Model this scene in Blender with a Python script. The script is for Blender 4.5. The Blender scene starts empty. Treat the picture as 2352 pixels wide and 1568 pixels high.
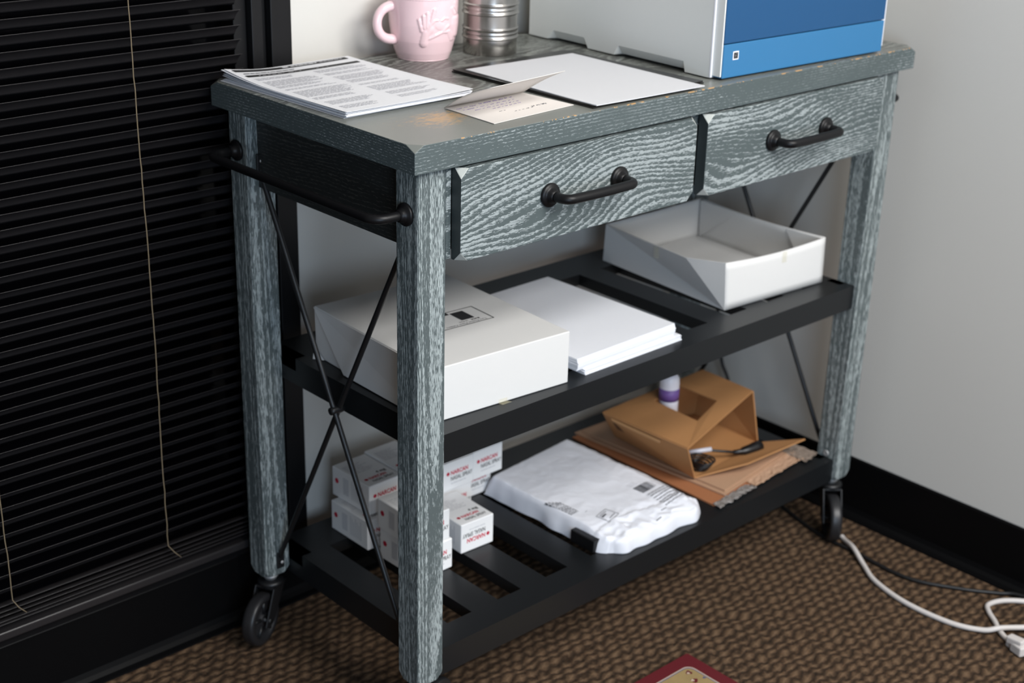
import bpy, bmesh, math, random
from math import sin, cos, pi, radians as R
from mathutils import Vector, Matrix, noise
random.seed(7)
S = bpy.context.scene
COL = S.collection

# ------------------------------------------------------------------ camera
cam_d = bpy.data.cameras.new('camera')
cam = bpy.data.objects.new('camera', cam_d); COL.objects.link(cam)
cam.location = (-1.07872, -1.33880, 1.36524)
cam.rotation_mode = 'XYZ'
cam.rotation_euler = (1.180721, -0.024367, -0.739418)
cam_d.sensor_fit = 'HORIZONTAL'; cam_d.sensor_width = 36.0
cam_d.lens = 36.0 * 3380.761 / 2352.0
cam_d.clip_start = 0.02; cam_d.clip_end = 50
cam_d.dof.use_dof = True; cam_d.dof.focus_distance = 1.80; cam_d.dof.aperture_fstop = 5.0
S.camera = cam

# ------------------------------------------------------------------ world, lights, exposure
wd = bpy.data.worlds.new('world'); S.world = wd; wd.use_nodes = True
bg = wd.node_tree.nodes['Background']; bg.inputs[0].default_value = (1.0, 0.97, 0.93, 1); bg.inputs[1].default_value = 0.16

def area(name, loc, target, sx, sy, power, color):
    l = bpy.data.lights.new(name, 'AREA'); l.shape = 'RECTANGLE'; l.size = sx; l.size_y = sy
    l.energy = power; l.color = color
    o = bpy.data.objects.new(name, l); COL.objects.link(o); o.location = loc
    d = Vector(target) - Vector(loc); o.rotation_euler = d.to_track_quat('-Z', 'Y').to_euler()
    return o
area('ceiling_panel_front', (0.38, -2.15, 2.14), (0.5, 0.2, 0.6), 1.5, 0.48, 54, (1.0, 0.990, 0.975))
area('ceiling_panel_overhead', (0.25, -1.60, 2.60), (0.5, 0.1, 0.4), 1.2, 0.5, 34, (1.0, 0.985, 0.96))
area('window_daylight', (-1.25, -2.5, 1.0), (0.5, 0.3, 0.5), 1.0, 1.1, 34, (0.62, 0.79, 1.0))
S.view_settings.view_transform = 'Standard'; S.view_settings.look = 'None'
S.view_settings.gamma = 1.0; S.view_settings.use_curve_mapping = False
S.view_settings.exposure = 0.0

# ------------------------------------------------------------------ helpers
def srgb(r, g, b):
    f = lambda c: (c/255/12.92) if c/255 <= 0.04045 else ((c/255+0.055)/1.055)**2.4
    return (f(r), f(g), f(b), 1)

class MB:
    def __init__(s): s.v = []; s.f = []; s.sm = []
    def add(s, vs, fs, smooth=False):
        o = len(s.v); s.v += [tuple(v) for v in vs]
        s.f += [tuple(i+o for i in f) for f in fs]; s.sm += [smooth]*len(fs); return s
    def box(s, a, b, M=None):
        (x0, y0, z0), (x1, y1, z1) = a, b
        vs = [(x0,y0,z0),(x1,y0,z0),(x1,y1,z0),(x0,y1,z0),(x0,y0,z1),(x1,y0,z1),(x1,y1,z1),(x0,y1,z1)]
        if M: vs = [M @ Vector(v) for v in vs]
        return s.add(vs, [(0,3,2,1),(4,5,6,7),(0,1,5,4),(1,2,6,5),(2,3,7,6),(3,0,4,7)])
    def hexa(s, p):  # 8 corners, order as box
        return s.add(p, [(0,3,2,1),(4,5,6,7),(0,1,5,4),(1,2,6,5),(2,3,7,6),(3,0,4,7)])
    def prism(s, poly, dirv, smooth=False):
        n = len(poly); d = Vector(dirv)
        vs = [Vector(p) for p in poly] + [Vector(p)+d for p in poly]
        s.add(vs, [tuple(range(n-1,-1,-1)), tuple(range(n, 2*n))])
        o = len(s.v)-2*n
        for i in range(n):
            j = (i+1) % n; s.f.append((o+i, o+j, o+n+j, o+n+i)); s.sm.append(smooth)
        return s
    def tube(s, pts, r, n=12, closed=False, caps=True):
        pts = [Vector(p) for p in pts]; N = len(pts); rs = r if isinstance(r, (list, tuple)) else [r]*N
        T = []
        for i in range(N):
            if closed: t = pts[(i+1) % N]-pts[i-1]
            else: t = pts[min(i+1, N-1)]-pts[max(i-1, 0)]
            T.append(t.normalized())
        a = Vector((0,0,1)) if abs(T[0].z) < 0.9 else Vector((1,0,0))
        u = T[0].cross(a).normalized(); rings = []
        for i in range(N):
            u = (u - T[i]*u.dot(T[i])).normalized(); w = T[i].cross(u)
            rings.append([pts[i]+(u*cos(2*pi*k/n)+w*sin(2*pi*k/n))*rs[i] for k in range(n)])
        vs = [p for q in rings for p in q]; fs = []
        for i in range(N if closed else N-1):
            j = (i+1) % N
            for k in range(n): fs.append((i*n+k, i*n+(k+1) % n, j*n+(k+1) % n, j*n+k))
        if caps and not closed: fs += [tuple(range(n-1,-1,-1)), tuple(range((N-1)*n, N*n))]
        return s.add(vs, fs, True)
    def lathe(s, prof, c=(0,0,0), n=48, axis=None, smooth=True):
        M = Matrix.Translation(Vector(c))
        if axis is not None: M = M @ Vector(axis).to_track_quat('Z', 'Y').to_matrix().to_4x4()
        vs = [M @ Vector((r*cos(2*pi*k/n), r*sin(2*pi*k/n), z)) for r, z in prof for k in range(n)]; fs = []
        for i in range(len(prof)-1):
            for k in range(n): fs.append((i*n+k, i*n+(k+1) % n, (i+1)*n+(k+1) % n, (i+1)*n+k))
        if prof[0][0] > 1e-6: fs.append(tuple(range(n-1,-1,-1)))
        if prof[-1][0] > 1e-6: fs.append(tuple(range((len(prof)-1)*n, len(prof)*n)))
        return s.add(vs, fs, smooth)
    def grid(s, fn, nu, nv, smooth=True):
        vs = [fn(i/nu, j/nv) for j in range(nv+1) for i in range(nu+1)]
        fs = [(j*(nu+1)+i, j*(nu+1)+i+1, (j+1)*(nu+1)+i+1, (j+1)*(nu+1)+i) for j in range(nv) for i in range(nu)]
        return s.add(vs, fs, smooth)
    def quad(s, a, b, c, d): return s.add([a, b, c, d], [(0,1,2,3)])

def wmat(o):
    m = o.matrix_basis.copy()
    while o.parent: o = o.parent; m = o.matrix_basis @ m
    return m

def obj(name, mb, mat, parent=None, bevel=0, seg=2, thick=0, sub=0, local=False, auto=35):
    me = bpy.data.meshes.new(name)
    vs = mb.v
    if parent and not local:
        inv = wmat(parent).inverted(); vs = [inv @ Vector(v) for v in vs]
    me.from_pydata([tuple(v) for v in vs], [], mb.f)
    me.polygons.foreach_set('use_smooth', mb.sm)
    bm = bmesh.new(); bm.from_mesh(me)
    bmesh.ops.remove_doubles(bm, verts=bm.verts, dist=1e-6) if thick or sub else None
    bmesh.ops.recalc_face_normals(bm, faces=bm.faces); bm.to_mesh(me); bm.free()
    me.materials.append(mat)
    o = bpy.data.objects.new(name, me); COL.objects.link(o); o.parent = parent
    if thick:
        m = o.modifiers.new('solid', 'SOLIDIFY'); m.thickness = thick; m.offset = 0
    if bevel:
        m = o.modifiers.new('bevel', 'BEVEL'); m.width = bevel; m.segments = seg; m.limit_method = 'ANGLE'; m.angle_limit = R(auto)
        m.harden_normals = False
    if sub:
        m = o.modifiers.new('sub', 'SUBSURF'); m.levels = sub; m.render_levels = sub
    return o

def tag(o, label, cat, group=None, kind=None):
    if label: o['label'] = label
    if cat: o['category'] = cat
    if group: o['group'] = group
    if kind: o['kind'] = kind
    return o
def thing(name, label, cat, loc=(0,0,0), rz=0, group=None):
    o = bpy.data.objects.new(name, None); COL.objects.link(o); o.empty_display_size = 0.05
    o.location = loc; o.rotation_euler = (0, 0, rz)
    return tag(o, label, cat, group)
def struct(name, mb, mat, label=None, **k):
    o = obj(name, mb, mat, **k); o['kind'] = 'structure'
    if label: o['label'] = label
    return o
def copy_tree(o, parent=None):
    c = o.copy(); COL.objects.link(c); c.parent = parent
    for ch in list(o.children): copy_tree(ch, c)
    return c

# lettering as flat mesh. items: (text, size, x, y, align, bold-offset); M maps local xy plane -> world (or local)
def text_mb(items, M, mb=None, depth=0.0):
    mb = mb or MB()
    for it in items:
        txt, size, x, y, al = it[:5]; off = it[5] if len(it) > 5 else 0; sx = it[6] if len(it) > 6 else 1
        cu = bpy.data.curves.new('tmp', 'FONT'); cu.body = txt; cu.size = size; cu.align_x = al; cu.offset = off
        cu.resolution_u = 3
        to = bpy.data.objects.new('tmp', cu); COL.objects.link(to)
        bpy.context.view_layer.update()
        me = bpy.data.meshes.new_from_object(to.evaluated_get(bpy.context.evaluated_depsgraph_get()))
        mb.add([M @ Vector((v.co.x*sx+x, v.co.y+y, 0)) for v in me.vertices], [tuple(p.vertices) for p in me.polygons])
        bpy.data.objects.remove(to); bpy.data.meshes.remove(me); bpy.data.curves.remove(cu)
    return mb
def rects(mb, M, rs):
    for x0, y0, x1, y1 in rs:
        mb.add([M @ Vector(p) for p in ((x0,y0,0),(x1,y0,0),(x1,y1,0),(x0,y1,0))], [(0,1,2,3)])
    return mb
def textlines(mb, M, x0, x1, y, h, rnd=random):   # illegible small print: a row of word-long strokes
    x = x0
    while x < x1-0.001:
        w = min(rnd.uniform(0.003, 0.011), x1-x)
        rects(mb, M, [(x, y, x+w, y+h)]); x += w+0.0013
def frame(o, xa, ya):   # matrix from origin and two axes
    xa = Vector(xa).normalized(); ya = Vector(ya); ya = (ya-xa*ya.dot(xa)).normalized(); za = xa.cross(ya)
    M = Matrix((xa, ya, za)).transposed().to_4x4(); M.translation = Vector(o); return M

# ------------------------------------------------------------------ materials
def newmat(name):
    m = bpy.data.materials.new(name); m.use_nodes = True
    nt = m.node_tree; b = nt.nodes['Principled BSDF']; return m, nt, b
def N(nt, t, **k):
    n = nt.nodes.new(t)
    for a, v in k.items(): setattr(n, a, v)
    return n
def mth(nt, op, a, b=None, clamp=False):
    n = N(nt, 'ShaderNodeMath', operation=op); n.use_clamp = clamp
    for i, v in enumerate((a, b)):
        if v is None: continue
        if isinstance(v, (int, float)): n.inputs[i].default_value = v
        else: nt.links.new(v, n.inputs[i])
    return n.outputs[0]
def ramp(nt, fac, stops):
    n = N(nt, 'ShaderNodeValToRGB'); nt.links.new(fac, n.inputs[0]); e = n.color_ramp.elements
    while len(e) < len(stops): e.new(0.5)
    for el, (p, c) in zip(e, stops): el.position = p; el.color = c if len(c) == 4 else (*c, 1)
    return n.outputs[0]
def mapping(nt, vec, sc, loc=(0,0,0)):
    n = N(nt, 'ShaderNodeMapping'); nt.links.new(vec, n.inputs[0]); n.inputs['Scale'].default_value = sc; n.inputs['Location'].default_value = loc
    return n.outputs[0]
def noise_tex(nt, vec, scale, detail=2, rough=0.5, dist=0):
    n = N(nt, 'ShaderNodeTexNoise'); nt.links.new(vec, n.inputs['Vector']); n.inputs['Scale'].default_value = scale
    n.inputs['Detail'].default_value = detail; n.inputs['Roughness'].default_value = rough; n.inputs['Distortion'].default_value = dist
    return n.outputs[0]
def mixc(nt, fac, a, b):
    n = N(nt, 'ShaderNodeMix', data_type='RGBA')
    if isinstance(fac, (int, float)): n.inputs[0].default_value = fac
    else: nt.links.new(fac, n.inputs[0])
    for i, v in ((6, a), (7, b)):
        if isinstance(v, tuple): n.inputs[i].default_value = v
        else: nt.links.new(v, n.inputs[i])
    return n.outputs[2]
def plain(name, col, rough=0.5, metal=0, bump=0, bscale=300, var=0, spec=None, coat=0):
    m, nt, b = newmat(name); b.inputs['Roughness'].default_value = rough; b.inputs['Metallic'].default_value = metal
    tc = N(nt, 'ShaderNodeTexCoord')
    f = noise_tex(nt, tc.outputs['Object'], bscale, 4, 0.6)
    lo = tuple(c*(1-var) for c in col[:3])+(1,); hi = tuple(min(1, c*(1+var)) for c in col[:3])+(1,)
    nt.links.new(mixc(nt, f, lo, hi), b.inputs['Base Color'])
    if bump:
        bp = N(nt, 'ShaderNodeBump'); bp.inputs['Strength'].default_value = bump; bp.inputs['Distance'].default_value = 0.001
        nt.links.new(f, bp.inputs['Height']); nt.links.new(bp.outputs[0], b.inputs['Normal'])
    if spec is not None: b.inputs['Specular IOR Level'].default_value = spec
    if coat: b.inputs['Coat Weight'].default_value = coat; b.inputs['Coat Roughness'].default_value = 0.08
    return m

def wood(name, axis, kind):
    """cerused oak: slate stain with chalky filled grain. axis = grain direction"""
    m, nt, b = newmat(name)
    tc = N(nt, 'ShaderNodeTexCoord'); oi = N(nt, 'ShaderNodeObjectInfo')
    off = N(nt, 'ShaderNodeVectorMath', operation='ADD'); nt.links.new(tc.outputs['Object'], off.inputs[0])
    sc = N(nt, 'ShaderNodeVectorMath', operation='SCALE'); sc.inputs[0].default_value = (7.3, 3.1, 5.7) if kind != 'top' else (0, 0, 0)
    nt.links.new(oi.outputs['Random'], sc.inputs['Scale']); nt.links.new(sc.outputs[0], off.inputs[1])
    P = off.outputs[0]
    def st(al, ac):  # scale along / across
        return {'x': (al, ac, ac), 'y': (ac, al, ac), 'z': (ac, ac, al)}[axis]
    cfg = {  # noise scales along/across, noise cycles, straight lines per metre, line level, breakup scales
        'drawer': dict(al=2.3, ac=8.5, amp=34, lin=120, lo=0.62, rag=1.1, fine=(120, 1000)),
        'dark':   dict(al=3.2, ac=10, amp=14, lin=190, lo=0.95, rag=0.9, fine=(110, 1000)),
        'edge':   dict(al=2.0, ac=8, amp=7, lin=240, lo=0.92, rag=0.8, fine=(170, 1100)),
        'leg':    dict(al=0.45, ac=22, amp=16, lin=50, lo=0.62, rag=0.7, fine=(75, 900)),
        'top':    dict(al=3.0, ac=9, amp=26, lin=80, lo=0.60, rag=1.1, fine=(90, 800)),
    }[kind]
    big = noise_tex(nt, mapping(nt, P, st(cfg['al'], cfg['ac'])), 1.0, 1.0, 0.35)
    rag = noise_tex(nt, mapping(nt, P, st(90, 260)), 1.0, 3, 0.7)
    dt = N(nt, 'ShaderNodeVectorMath', operation='DOT_PRODUCT'); nt.links.new(P, dt.inputs[0])
    dt.inputs[1].default_value = {'x': (0, 0.7, 1.0), 'y': (0.7, 0, 1.0), 'z': (1.0, 0.8, 0)}[axis] if kind != 'top' else (0, 1.0, 0.4)
    h = mth(nt, 'MULTIPLY', dt.outputs['Value'], cfg['lin'])
    h = mth(nt, 'ADD', h, mth(nt, 'MULTIPLY', big, cfg['amp']))
    h = mth(nt, 'ADD', h, mth(nt, 'MULTIPLY', mth(nt, 'SUBTRACT', rag, 0.5), cfg['rag']))
    line = mth(nt, 'FRACT', h)                              # sharp on one side, ragged on the other
    line = mth(nt, 'MINIMUM', mth(nt, 'MULTIPLY', line, 1.25), mth(nt, 'MULTIPLY', mth(nt, 'SUBTRACT', 1.0, line), 7.0))
    fine = noise_tex(nt, mapping(nt, P, st(*cfg['fine'])), 1.0, 2, 0.6)
    val = mth(nt, 'ADD', mth(nt, 'MULTIPLY', line, 0.45 if kind == 'leg' else 0.62), mth(nt, 'MULTIPLY', mth(nt, 'SUBTRACT', fine, 0.5), 2.1 if kind == 'leg' else 1.6))
    patch = noise_tex(nt, mapping(nt, P, st(4, 18)), 1.0, 2, 0.5)
    val = mth(nt, 'ADD', val, mth(nt, 'MULTIPLY', mth(nt, 'SUBTRACT', patch, 0.5), 1.0 if kind in ('drawer', 'edge') else 0.45))
    mr = N(nt, 'ShaderNodeMapRange'); nt.links.new(val, mr.inputs[0])
    lo = cfg['lo']*(0.42 if kind == 'leg' else 0.60); mr.inputs[1].default_value = lo; mr.inputs[2].default_value = lo+0.14
    fac = mr.outputs[0]
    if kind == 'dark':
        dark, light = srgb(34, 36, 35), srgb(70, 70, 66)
    elif kind == 'top':
        dark, light = srgb(82, 83, 79), srgb(160, 164, 158)
    elif kind == 'leg':
        dark, light = srgb(84, 93, 94), srgb(164, 173, 173)
    else:
        dark, light = srgb(78, 88, 89), srgb(158, 166, 167)
    if kind in ('top', 'edge'):
        gm = noise_tex(nt, mapping(nt, P, (3, 7, 7), (1.3, 0.4, 0)), 1.0, 2, 0.5)
        g2 = N(nt, 'ShaderNodeMapRange'); nt.links.new(gm, g2.inputs[0]); g2.inputs[1].default_value = 0.40 if kind == 'edge' else 0.38; g2.inputs[2].default_value = 0.62 if kind == 'edge' else 0.52
        fac = mth(nt, 'MULTIPLY', fac, mth(nt, 'ADD', mth(nt, 'MULTIPLY', g2.outputs[0], 0.75 if kind == 'edge' else 0.45), 0.25 if kind == 'edge' else 0.55))
    if kind == 'top':
        sq = N(nt, 'ShaderNodeSeparateXYZ'); nt.links.new(tc.outputs['Object'], sq.inputs[0])
        mm = mth(nt, 'ADD', mth(nt, 'ADD', sq.outputs[1], 0.229), mth(nt, 'MULTIPLY', mth(nt, 'ADD', sq.outputs[0], 0.53), 0.25))
        mr2 = N(nt, 'ShaderNodeMapRange'); nt.links.new(mm, mr2.inputs[0]); mr2.inputs[1].default_value = 0.13; mr2.inputs[2].default_value = 0.30
        mf = N(nt, 'ShaderNodeMix'); nt.links.new(mr2.outputs[0], mf.inputs[0]); mf.inputs[2].default_value = 0.42; nt.links.new(fac, mf.inputs[3])
        fac = mf.outputs[0]
    col = mixc(nt, fac, dark, light)
    blot = noise_tex(nt, mapping(nt, P, st(3, 9)), 1.0, 3, 0.6)
    col = mixc(nt, mth(nt, 'MULTIPLY', blot, 0.35), col, mixc(nt, 0.5, col, srgb(60, 68, 70)))
    if kind in ('top', 'edge'):
        # bare ochre wood where the finish has rubbed through: a patch near the front left and specks along the front edge
        sp = N(nt, 'ShaderNodeSeparateXYZ'); nt.links.new(tc.outputs['Object'], sp.inputs[0])
        wn = noise_tex(nt, mapping(nt, tc.outputs['Object'], (90, 420, 300)), 1.0, 3, 0.7)
        wn2 = noise_tex(nt, mapping(nt, tc.outputs['Object'], (22, 30, 30)), 1.0, 2, 0.6)
        # object origin is the cart centre (0.53, 0.229)
        dx = mth(nt, 'DIVIDE', mth(nt, 'SUBTRACT', sp.outputs[0], 0.118-0.53), 0.075)
        dy = mth(nt, 'DIVIDE', mth(nt, 'SUBTRACT', sp.outputs[1], 0.092-0.229), 0.050)
        d2 = mth(nt, 'SQRT', mth(nt, 'ADD', mth(nt, 'MULTIPLY', dx, dx), mth(nt, 'MULTIPLY', dy, dy)))
        core = mth(nt, 'SUBTRACT', 1.0, d2, True)
        wv = mth(nt, 'ADD', mth(nt, 'MULTIPLY', core, 0.33), mth(nt, 'MULTIPLY', mth(nt, 'SUBTRACT', wn2, 0.5), 0.25))
        wv = mth(nt, 'ADD', wv, wn)
        w1 = N(nt, 'ShaderNodeMapRange'); nt.links.new(wv, w1.inputs[0]); w1.inputs[1].default_value = 0.66; w1.inputs[2].default_value = 0.76
        inpatch = mth(nt, 'LESS_THAN', d2, 1.15)
        wear = mth(nt, 'MULTIPLY', mth(nt, 'MULTIPLY', w1.outputs[0], inpatch), 0.75)
        edge = mth(nt, 'LESS_THAN', sp.outputs[1], -0.229+0.0022)
        edge = mth(nt, 'MULTIPLY', edge, mth(nt, 'GREATER_THAN', sp.outputs[2], 0.9065))
        e2 = mth(nt, 'GREATER_THAN', noise_tex(nt, mapping(nt, tc.outputs['Object'], (60, 60, 60)), 1.0, 3, 0.7), 0.56)
        wear = mth(nt, 'MAXIMUM', wear, mth(nt, 'MULTIPLY', mth(nt, 'MULTIPLY', edge, e2), 0.8))
        top = mth(nt, 'GREATER_THAN', sp.outputs[2], 0.9015)
        wear = mth(nt, 'MULTIPLY', wear, top)
        col = mixc(nt, wear, col, srgb(190, 148, 92))
    nt.links.new(col, b.inputs['Base Color'])
    b.inputs['Roughness'].default_value = 0.33 if kind == 'top' else 0.5
    bp = N(nt, 'ShaderNodeBump'); bp.inputs['Strength'].default_value = 0.12 if kind == 'top' else 0.3; bp.inputs['Distance'].default_value = 0.0006
    nt.links.new(fac, bp.inputs['Height']); nt.links.new(bp.outputs[0], b.inputs['Normal'])
    return m

def carpet():
    m, nt, b = newmat('carpet'); tc = N(nt, 'ShaderNodeTexCoord'); P = tc.outputs['Object']
    sp = N(nt, 'ShaderNodeSeparateXYZ'); nt.links.new(P, sp.inputs[0])
    wob = noise_tex(nt, mapping(nt, P, (30, 40, 1)), 1.0, 2, 0.5)
    yy = mth(nt, 'ADD', mth(nt, 'MULTIPLY', sp.outputs[1], 62.0), mth(nt, 'MULTIPLY', mth(nt, 'SUBTRACT', wob, 0.5), 1.5))
    rib = mth(nt, 'MULTIPLY', mth(nt, 'PINGPONG', yy, 0.5), 2.0)
    xx = mth(nt, 'ADD', mth(nt, 'MULTIPLY', sp.outputs[0], 40.0), mth(nt, 'MULTIPLY', mth(nt, 'FLOOR', yy), 0.5))
    xx = mth(nt, 'ADD', xx, mth(nt, 'MULTIPLY', wob, 1.5))
    seg = mth(nt, 'MULTIPLY', mth(nt, 'PINGPONG', xx, 0.5), 2.0)
    hgt = mth(nt, 'ADD', mth(nt, 'MULTIPLY', rib, 0.60), mth(nt, 'MULTIPLY', seg, 0.52))
    fz = noise_tex(nt, mapping(nt, P, (260, 260, 260)), 1.0, 4, 0.75)
    hgt = mth(nt, 'ADD', hgt, mth(nt, 'MULTIPLY', mth(nt, 'SUBTRACT', fz, 0.5), 0.9))
    col = ramp(nt, hgt, [(0.12, srgb(44, 35, 27)), (0.42, srgb(62, 49, 38)), (0.80, srgb(98, 78, 60)), (1.0, srgb(116, 94, 73))])
    spk = noise_tex(nt, mapping(nt, P, (700, 700, 700), (3, 1, 2)), 1.0, 1, 0.5)
    s1 = mth(nt, 'GREATER_THAN', spk, 0.70)
    col = mixc(nt, mth(nt, 'MULTIPLY', s1, 0.55), col, srgb(176, 112, 62))
    nt.links.new(col, b.inputs['Base Color']); b.inputs['Roughness'].default_value = 0.95
    b.inputs['Specular IOR Level'].default_value = 0.15
    bp = N(nt, 'ShaderNodeBump'); bp.inputs['Strength'].default_value = 0.8; bp.inputs['Distance'].default_value = 0.003
    nt.links.new(hgt, bp.inputs['Height']); nt.links.new(bp.outputs[0], b.inputs['Normal'])
    return m

MT = {}
MT['wood_drawer'] = wood('oak_drawer', 'x', 'drawer')
MT['wood_top'] = wood('oak_top', 'x', 'top')
MT['wood_edge'] = wood('oak_edge', 'x', 'edge')
MT['wood_edge_y'] = wood('oak_edge_side', 'y', 'edge')
MT['wood_leg'] = wood('oak_leg', 'z', 'leg')
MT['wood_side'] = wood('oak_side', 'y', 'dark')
MT['carpet'] = carpet()
MT['oak_end'] = plain('oak_end_grain', srgb(44, 52, 54), 0.5, bump=0.1, bscale=120, var=0.12)
MT['oak_facet'] = plain('lit_corner_facet', srgb(176, 180, 176), 0.6, var=0.05)  # pale tone paints in the light caught by the drawers' cut corners
MT['wall'] = plain('wall_paint', srgb(206, 203, 197), 0.85, bump=0.15, bscale=900, var=0.01)
MT['base'] = plain('baseboard_rubber', srgb(7, 7, 8), 0.5, bump=0.05, bscale=60, var=0.1, spec=0.14)
MT['toe'] = plain('baseboard_toe', srgb(40, 42, 46), 0.4, var=0.1)
MT['frame'] = plain('window_frame_metal', srgb(15, 15, 17), 0.42, bump=0.02, bscale=40, var=0.08, spec=0.3)
MT['glass'] = plain('dark_glass', srgb(4, 4, 6), 0.12, spec=0.08)
MT['slat'] = plain('blind_slat', srgb(40, 38, 39), 0.26, bump=0.02, bscale=30, var=0.08)
MT['cordlight'] = plain('blind_cord', srgb(120, 106, 84), 0.8, bump=0.2, bscale=1500, var=0.25)
MT['blackmetal'] = plain('black_metal', srgb(22, 23, 25), 0.42, bump=0.03, bscale=500, var=0.08)
MT['shelf'] = plain('black_shelf_paint', srgb(23, 25, 27), 0.36, bump=0.04, bscale=250, var=0.12, spec=0.36)
MT['gun'] = plain('handle_black', srgb(14, 14, 16), 0.42, var=0.1, spec=0.28)
MT['screw'] = plain('screw_zinc', srgb(190, 190, 190), 0.5, metal=0.6)
MT['rubber'] = plain('wheel_rubber', srgb(34, 34, 36), 0.40, var=0.12)
MT['paper'] = plain('white_paper', srgb(207, 208, 212), 0.8, var=0.008, bscale=60)
MT['paperedge'] = plain('paper_edge', srgb(234, 236, 242), 0.85, bump=0.4, bscale=2500, var=0.04)
MT['card'] = plain('cream_card', srgb(224, 218, 213), 0.8, var=0.015, bscale=90)
MT['boxwhite'] = plain('white_box_board', srgb(219, 218, 216), 0.62, bump=0.05, bscale=600, var=0.008)
MT['medbox'] = plain('glossy_white_carton', srgb(242, 242, 242), 0.4, var=0.006)
MT['docpaper'] = plain('printed_sheet', srgb(226, 227, 231), 0.8, var=0.008, bscale=60)
MT['inkblack'] = plain('black_print', srgb(34, 34, 36), 0.7)
MT['inkgray'] = plain('gray_print', srgb(192, 193, 198), 0.8)
MT['inkdark'] = plain('dark_gray_print', srgb(96, 97, 102), 0.8)
MT['inkred'] = plain('red_print', srgb(206, 36, 66), 0.6)
MT['inkviolet'] = plain('violet_ink', srgb(128, 110, 160), 0.8)
MT['pink'] = plain('pink_glaze', srgb(238, 206, 211), 0.16, bump=0.02, bscale=40, var=0.015, coat=0.5)
MT['creamglaze'] = plain('cream_glaze', srgb(226, 214, 188), 0.25)
MT['steel'] = plain('brushed_steel', srgb(190, 186, 182), 0.26, metal=1, var=0.04, bscale=20)
MT['printer'] = plain('printer_gray', srgb(222, 224, 221), 0.5, bump=0.05, bscale=1500, var=0.01)
MT['printerlight'] = plain('printer_white', srgb(230, 231, 238), 0.45, var=0.01)
MT['bluedark'] = plain('printer_dark_blue', srgb(20, 74, 118), 0.45, var=0.01)
MT['bluelight'] = plain('printer_light_blue', srgb(48, 112, 158), 0.45, var=0.01)
MT['black'] = plain('black_plastic', srgb(16, 16, 18), 0.35, var=0.1)
MT['folder'] = plain('black_folder', srgb(30, 29, 28), 0.28, var=0.08)
MT['mailer'] = plain('white_mailer_film', srgb(230, 232, 240), 0.42, bump=0.1, bscale=60, var=0.02)
MT['kraft'] = plain('brown_corrugated_board', srgb(170, 122, 76), 0.75, bump=0.08, bscale=180, var=0.04)
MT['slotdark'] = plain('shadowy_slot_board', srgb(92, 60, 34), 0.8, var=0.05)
MT['krafttab'] = plain('pale_tab_board', srgb(196, 150, 102), 0.75, var=0.04)
MT['kraft2'] = plain('flat_tan_board', srgb(176, 140, 112), 0.75, bump=0.08, bscale=180, var=0.05)
MT['kraftdark'] = plain('flat_brown_board', srgb(158, 102, 66), 0.75, bump=0.08, bscale=180, var=0.05)
MT['wrap'] = plain('kraft_wrapping', srgb(182, 148, 122), 0.7, bump=0.3, bscale=90, var=0.08)
MT['graywrap'] = plain('gray_padding_paper', srgb(134, 120, 108), 0.9, bump=0.5, bscale=500, var=0.15)
MT['bottlewhite'] = plain('white_bottle_plastic', srgb(226, 226, 236), 0.3)
MT['purple'] = plain('purple_label', srgb(112, 84, 150), 0.5)
MT['whitecord'] = plain('white_cord', srgb(206, 200, 196), 0.45, var=0.02)
MT['blackcord'] = plain('black_cord', srgb(14, 14, 15), 0.5)
MT['tiegray'] = plain('clear_tie', srgb(196, 196, 206), 0.4)
MT['red'] = plain('crimson_cloth', srgb(92, 17, 26), 0.62, bump=0.1, bscale=700, var=0.06)
MT['ochre'] = plain('ochre_pattern', srgb(150, 128, 86), 0.7, bump=0.05, bscale=70, var=0.16)
MT['matblue'] = plain('slate_blue_pattern', srgb(66, 76, 116), 0.7, var=0.1)
MT['matcream'] = plain('cream_pattern', srgb(196, 178, 160), 0.7, var=0.1)
def bubble():
    m, nt, b = newmat('bubble_wrap'); b.inputs['Base Color'].default_value = srgb(176, 170, 166); b.inputs['Roughness'].default_value = 0.18
    b.inputs['Transmission Weight'].default_value = 0.55
    tc = N(nt, 'ShaderNodeTexCoord'); v = N(nt, 'ShaderNodeTexVoronoi'); nt.links.new(tc.outputs['Object'], v.inputs[0]); v.inputs['Scale'].default_value = 110
    bp = N(nt, 'ShaderNodeBump'); bp.inputs['Strength'].default_value = 0.9; bp.inputs['Distance'].default_value = 0.003
    nt.links.new(v.outputs[0], bp.inputs['Height']); nt.links.new(bp.outputs[0], b.inputs['Normal']); return m
MT['bubble'] = bubble()
def tape():
    m, nt, b = newmat('clear_tape'); b.inputs['Base Color'].default_value = srgb(232, 224, 186); b.inputs['Roughness'].default_value = 0.2
    b.inputs['Alpha'].default_value = 0.22; return m
MT['tape'] = tape()

# ================================================================== ROOM
YW, XW = 0.49, 1.105         # back wall plane, right wall plane
struct('floor', MB().box((-2.0, -2.6, -0.05), (XW+0.1, YW+0.08, 0)), MT['carpet'], 'brown ribbed loop carpet')
mb = MB()
mb.box((0.152, YW, 0), (XW+0.1, YW+0.1, 2.4)); mb.box((-2.0, YW, 0), (0.152, YW+0.1, 0.098)); mb.box((-2.0, YW, 2.1), (0.152, YW+0.1, 2.4))
struct('wall_back', mb, MT['wall'], 'cream painted back wall')
struct('wall_right', MB().box((XW, -2.6, 0), (XW+0.1, YW+0.0, 2.4)), MT['wall'], 'greige painted right wall')
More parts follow.
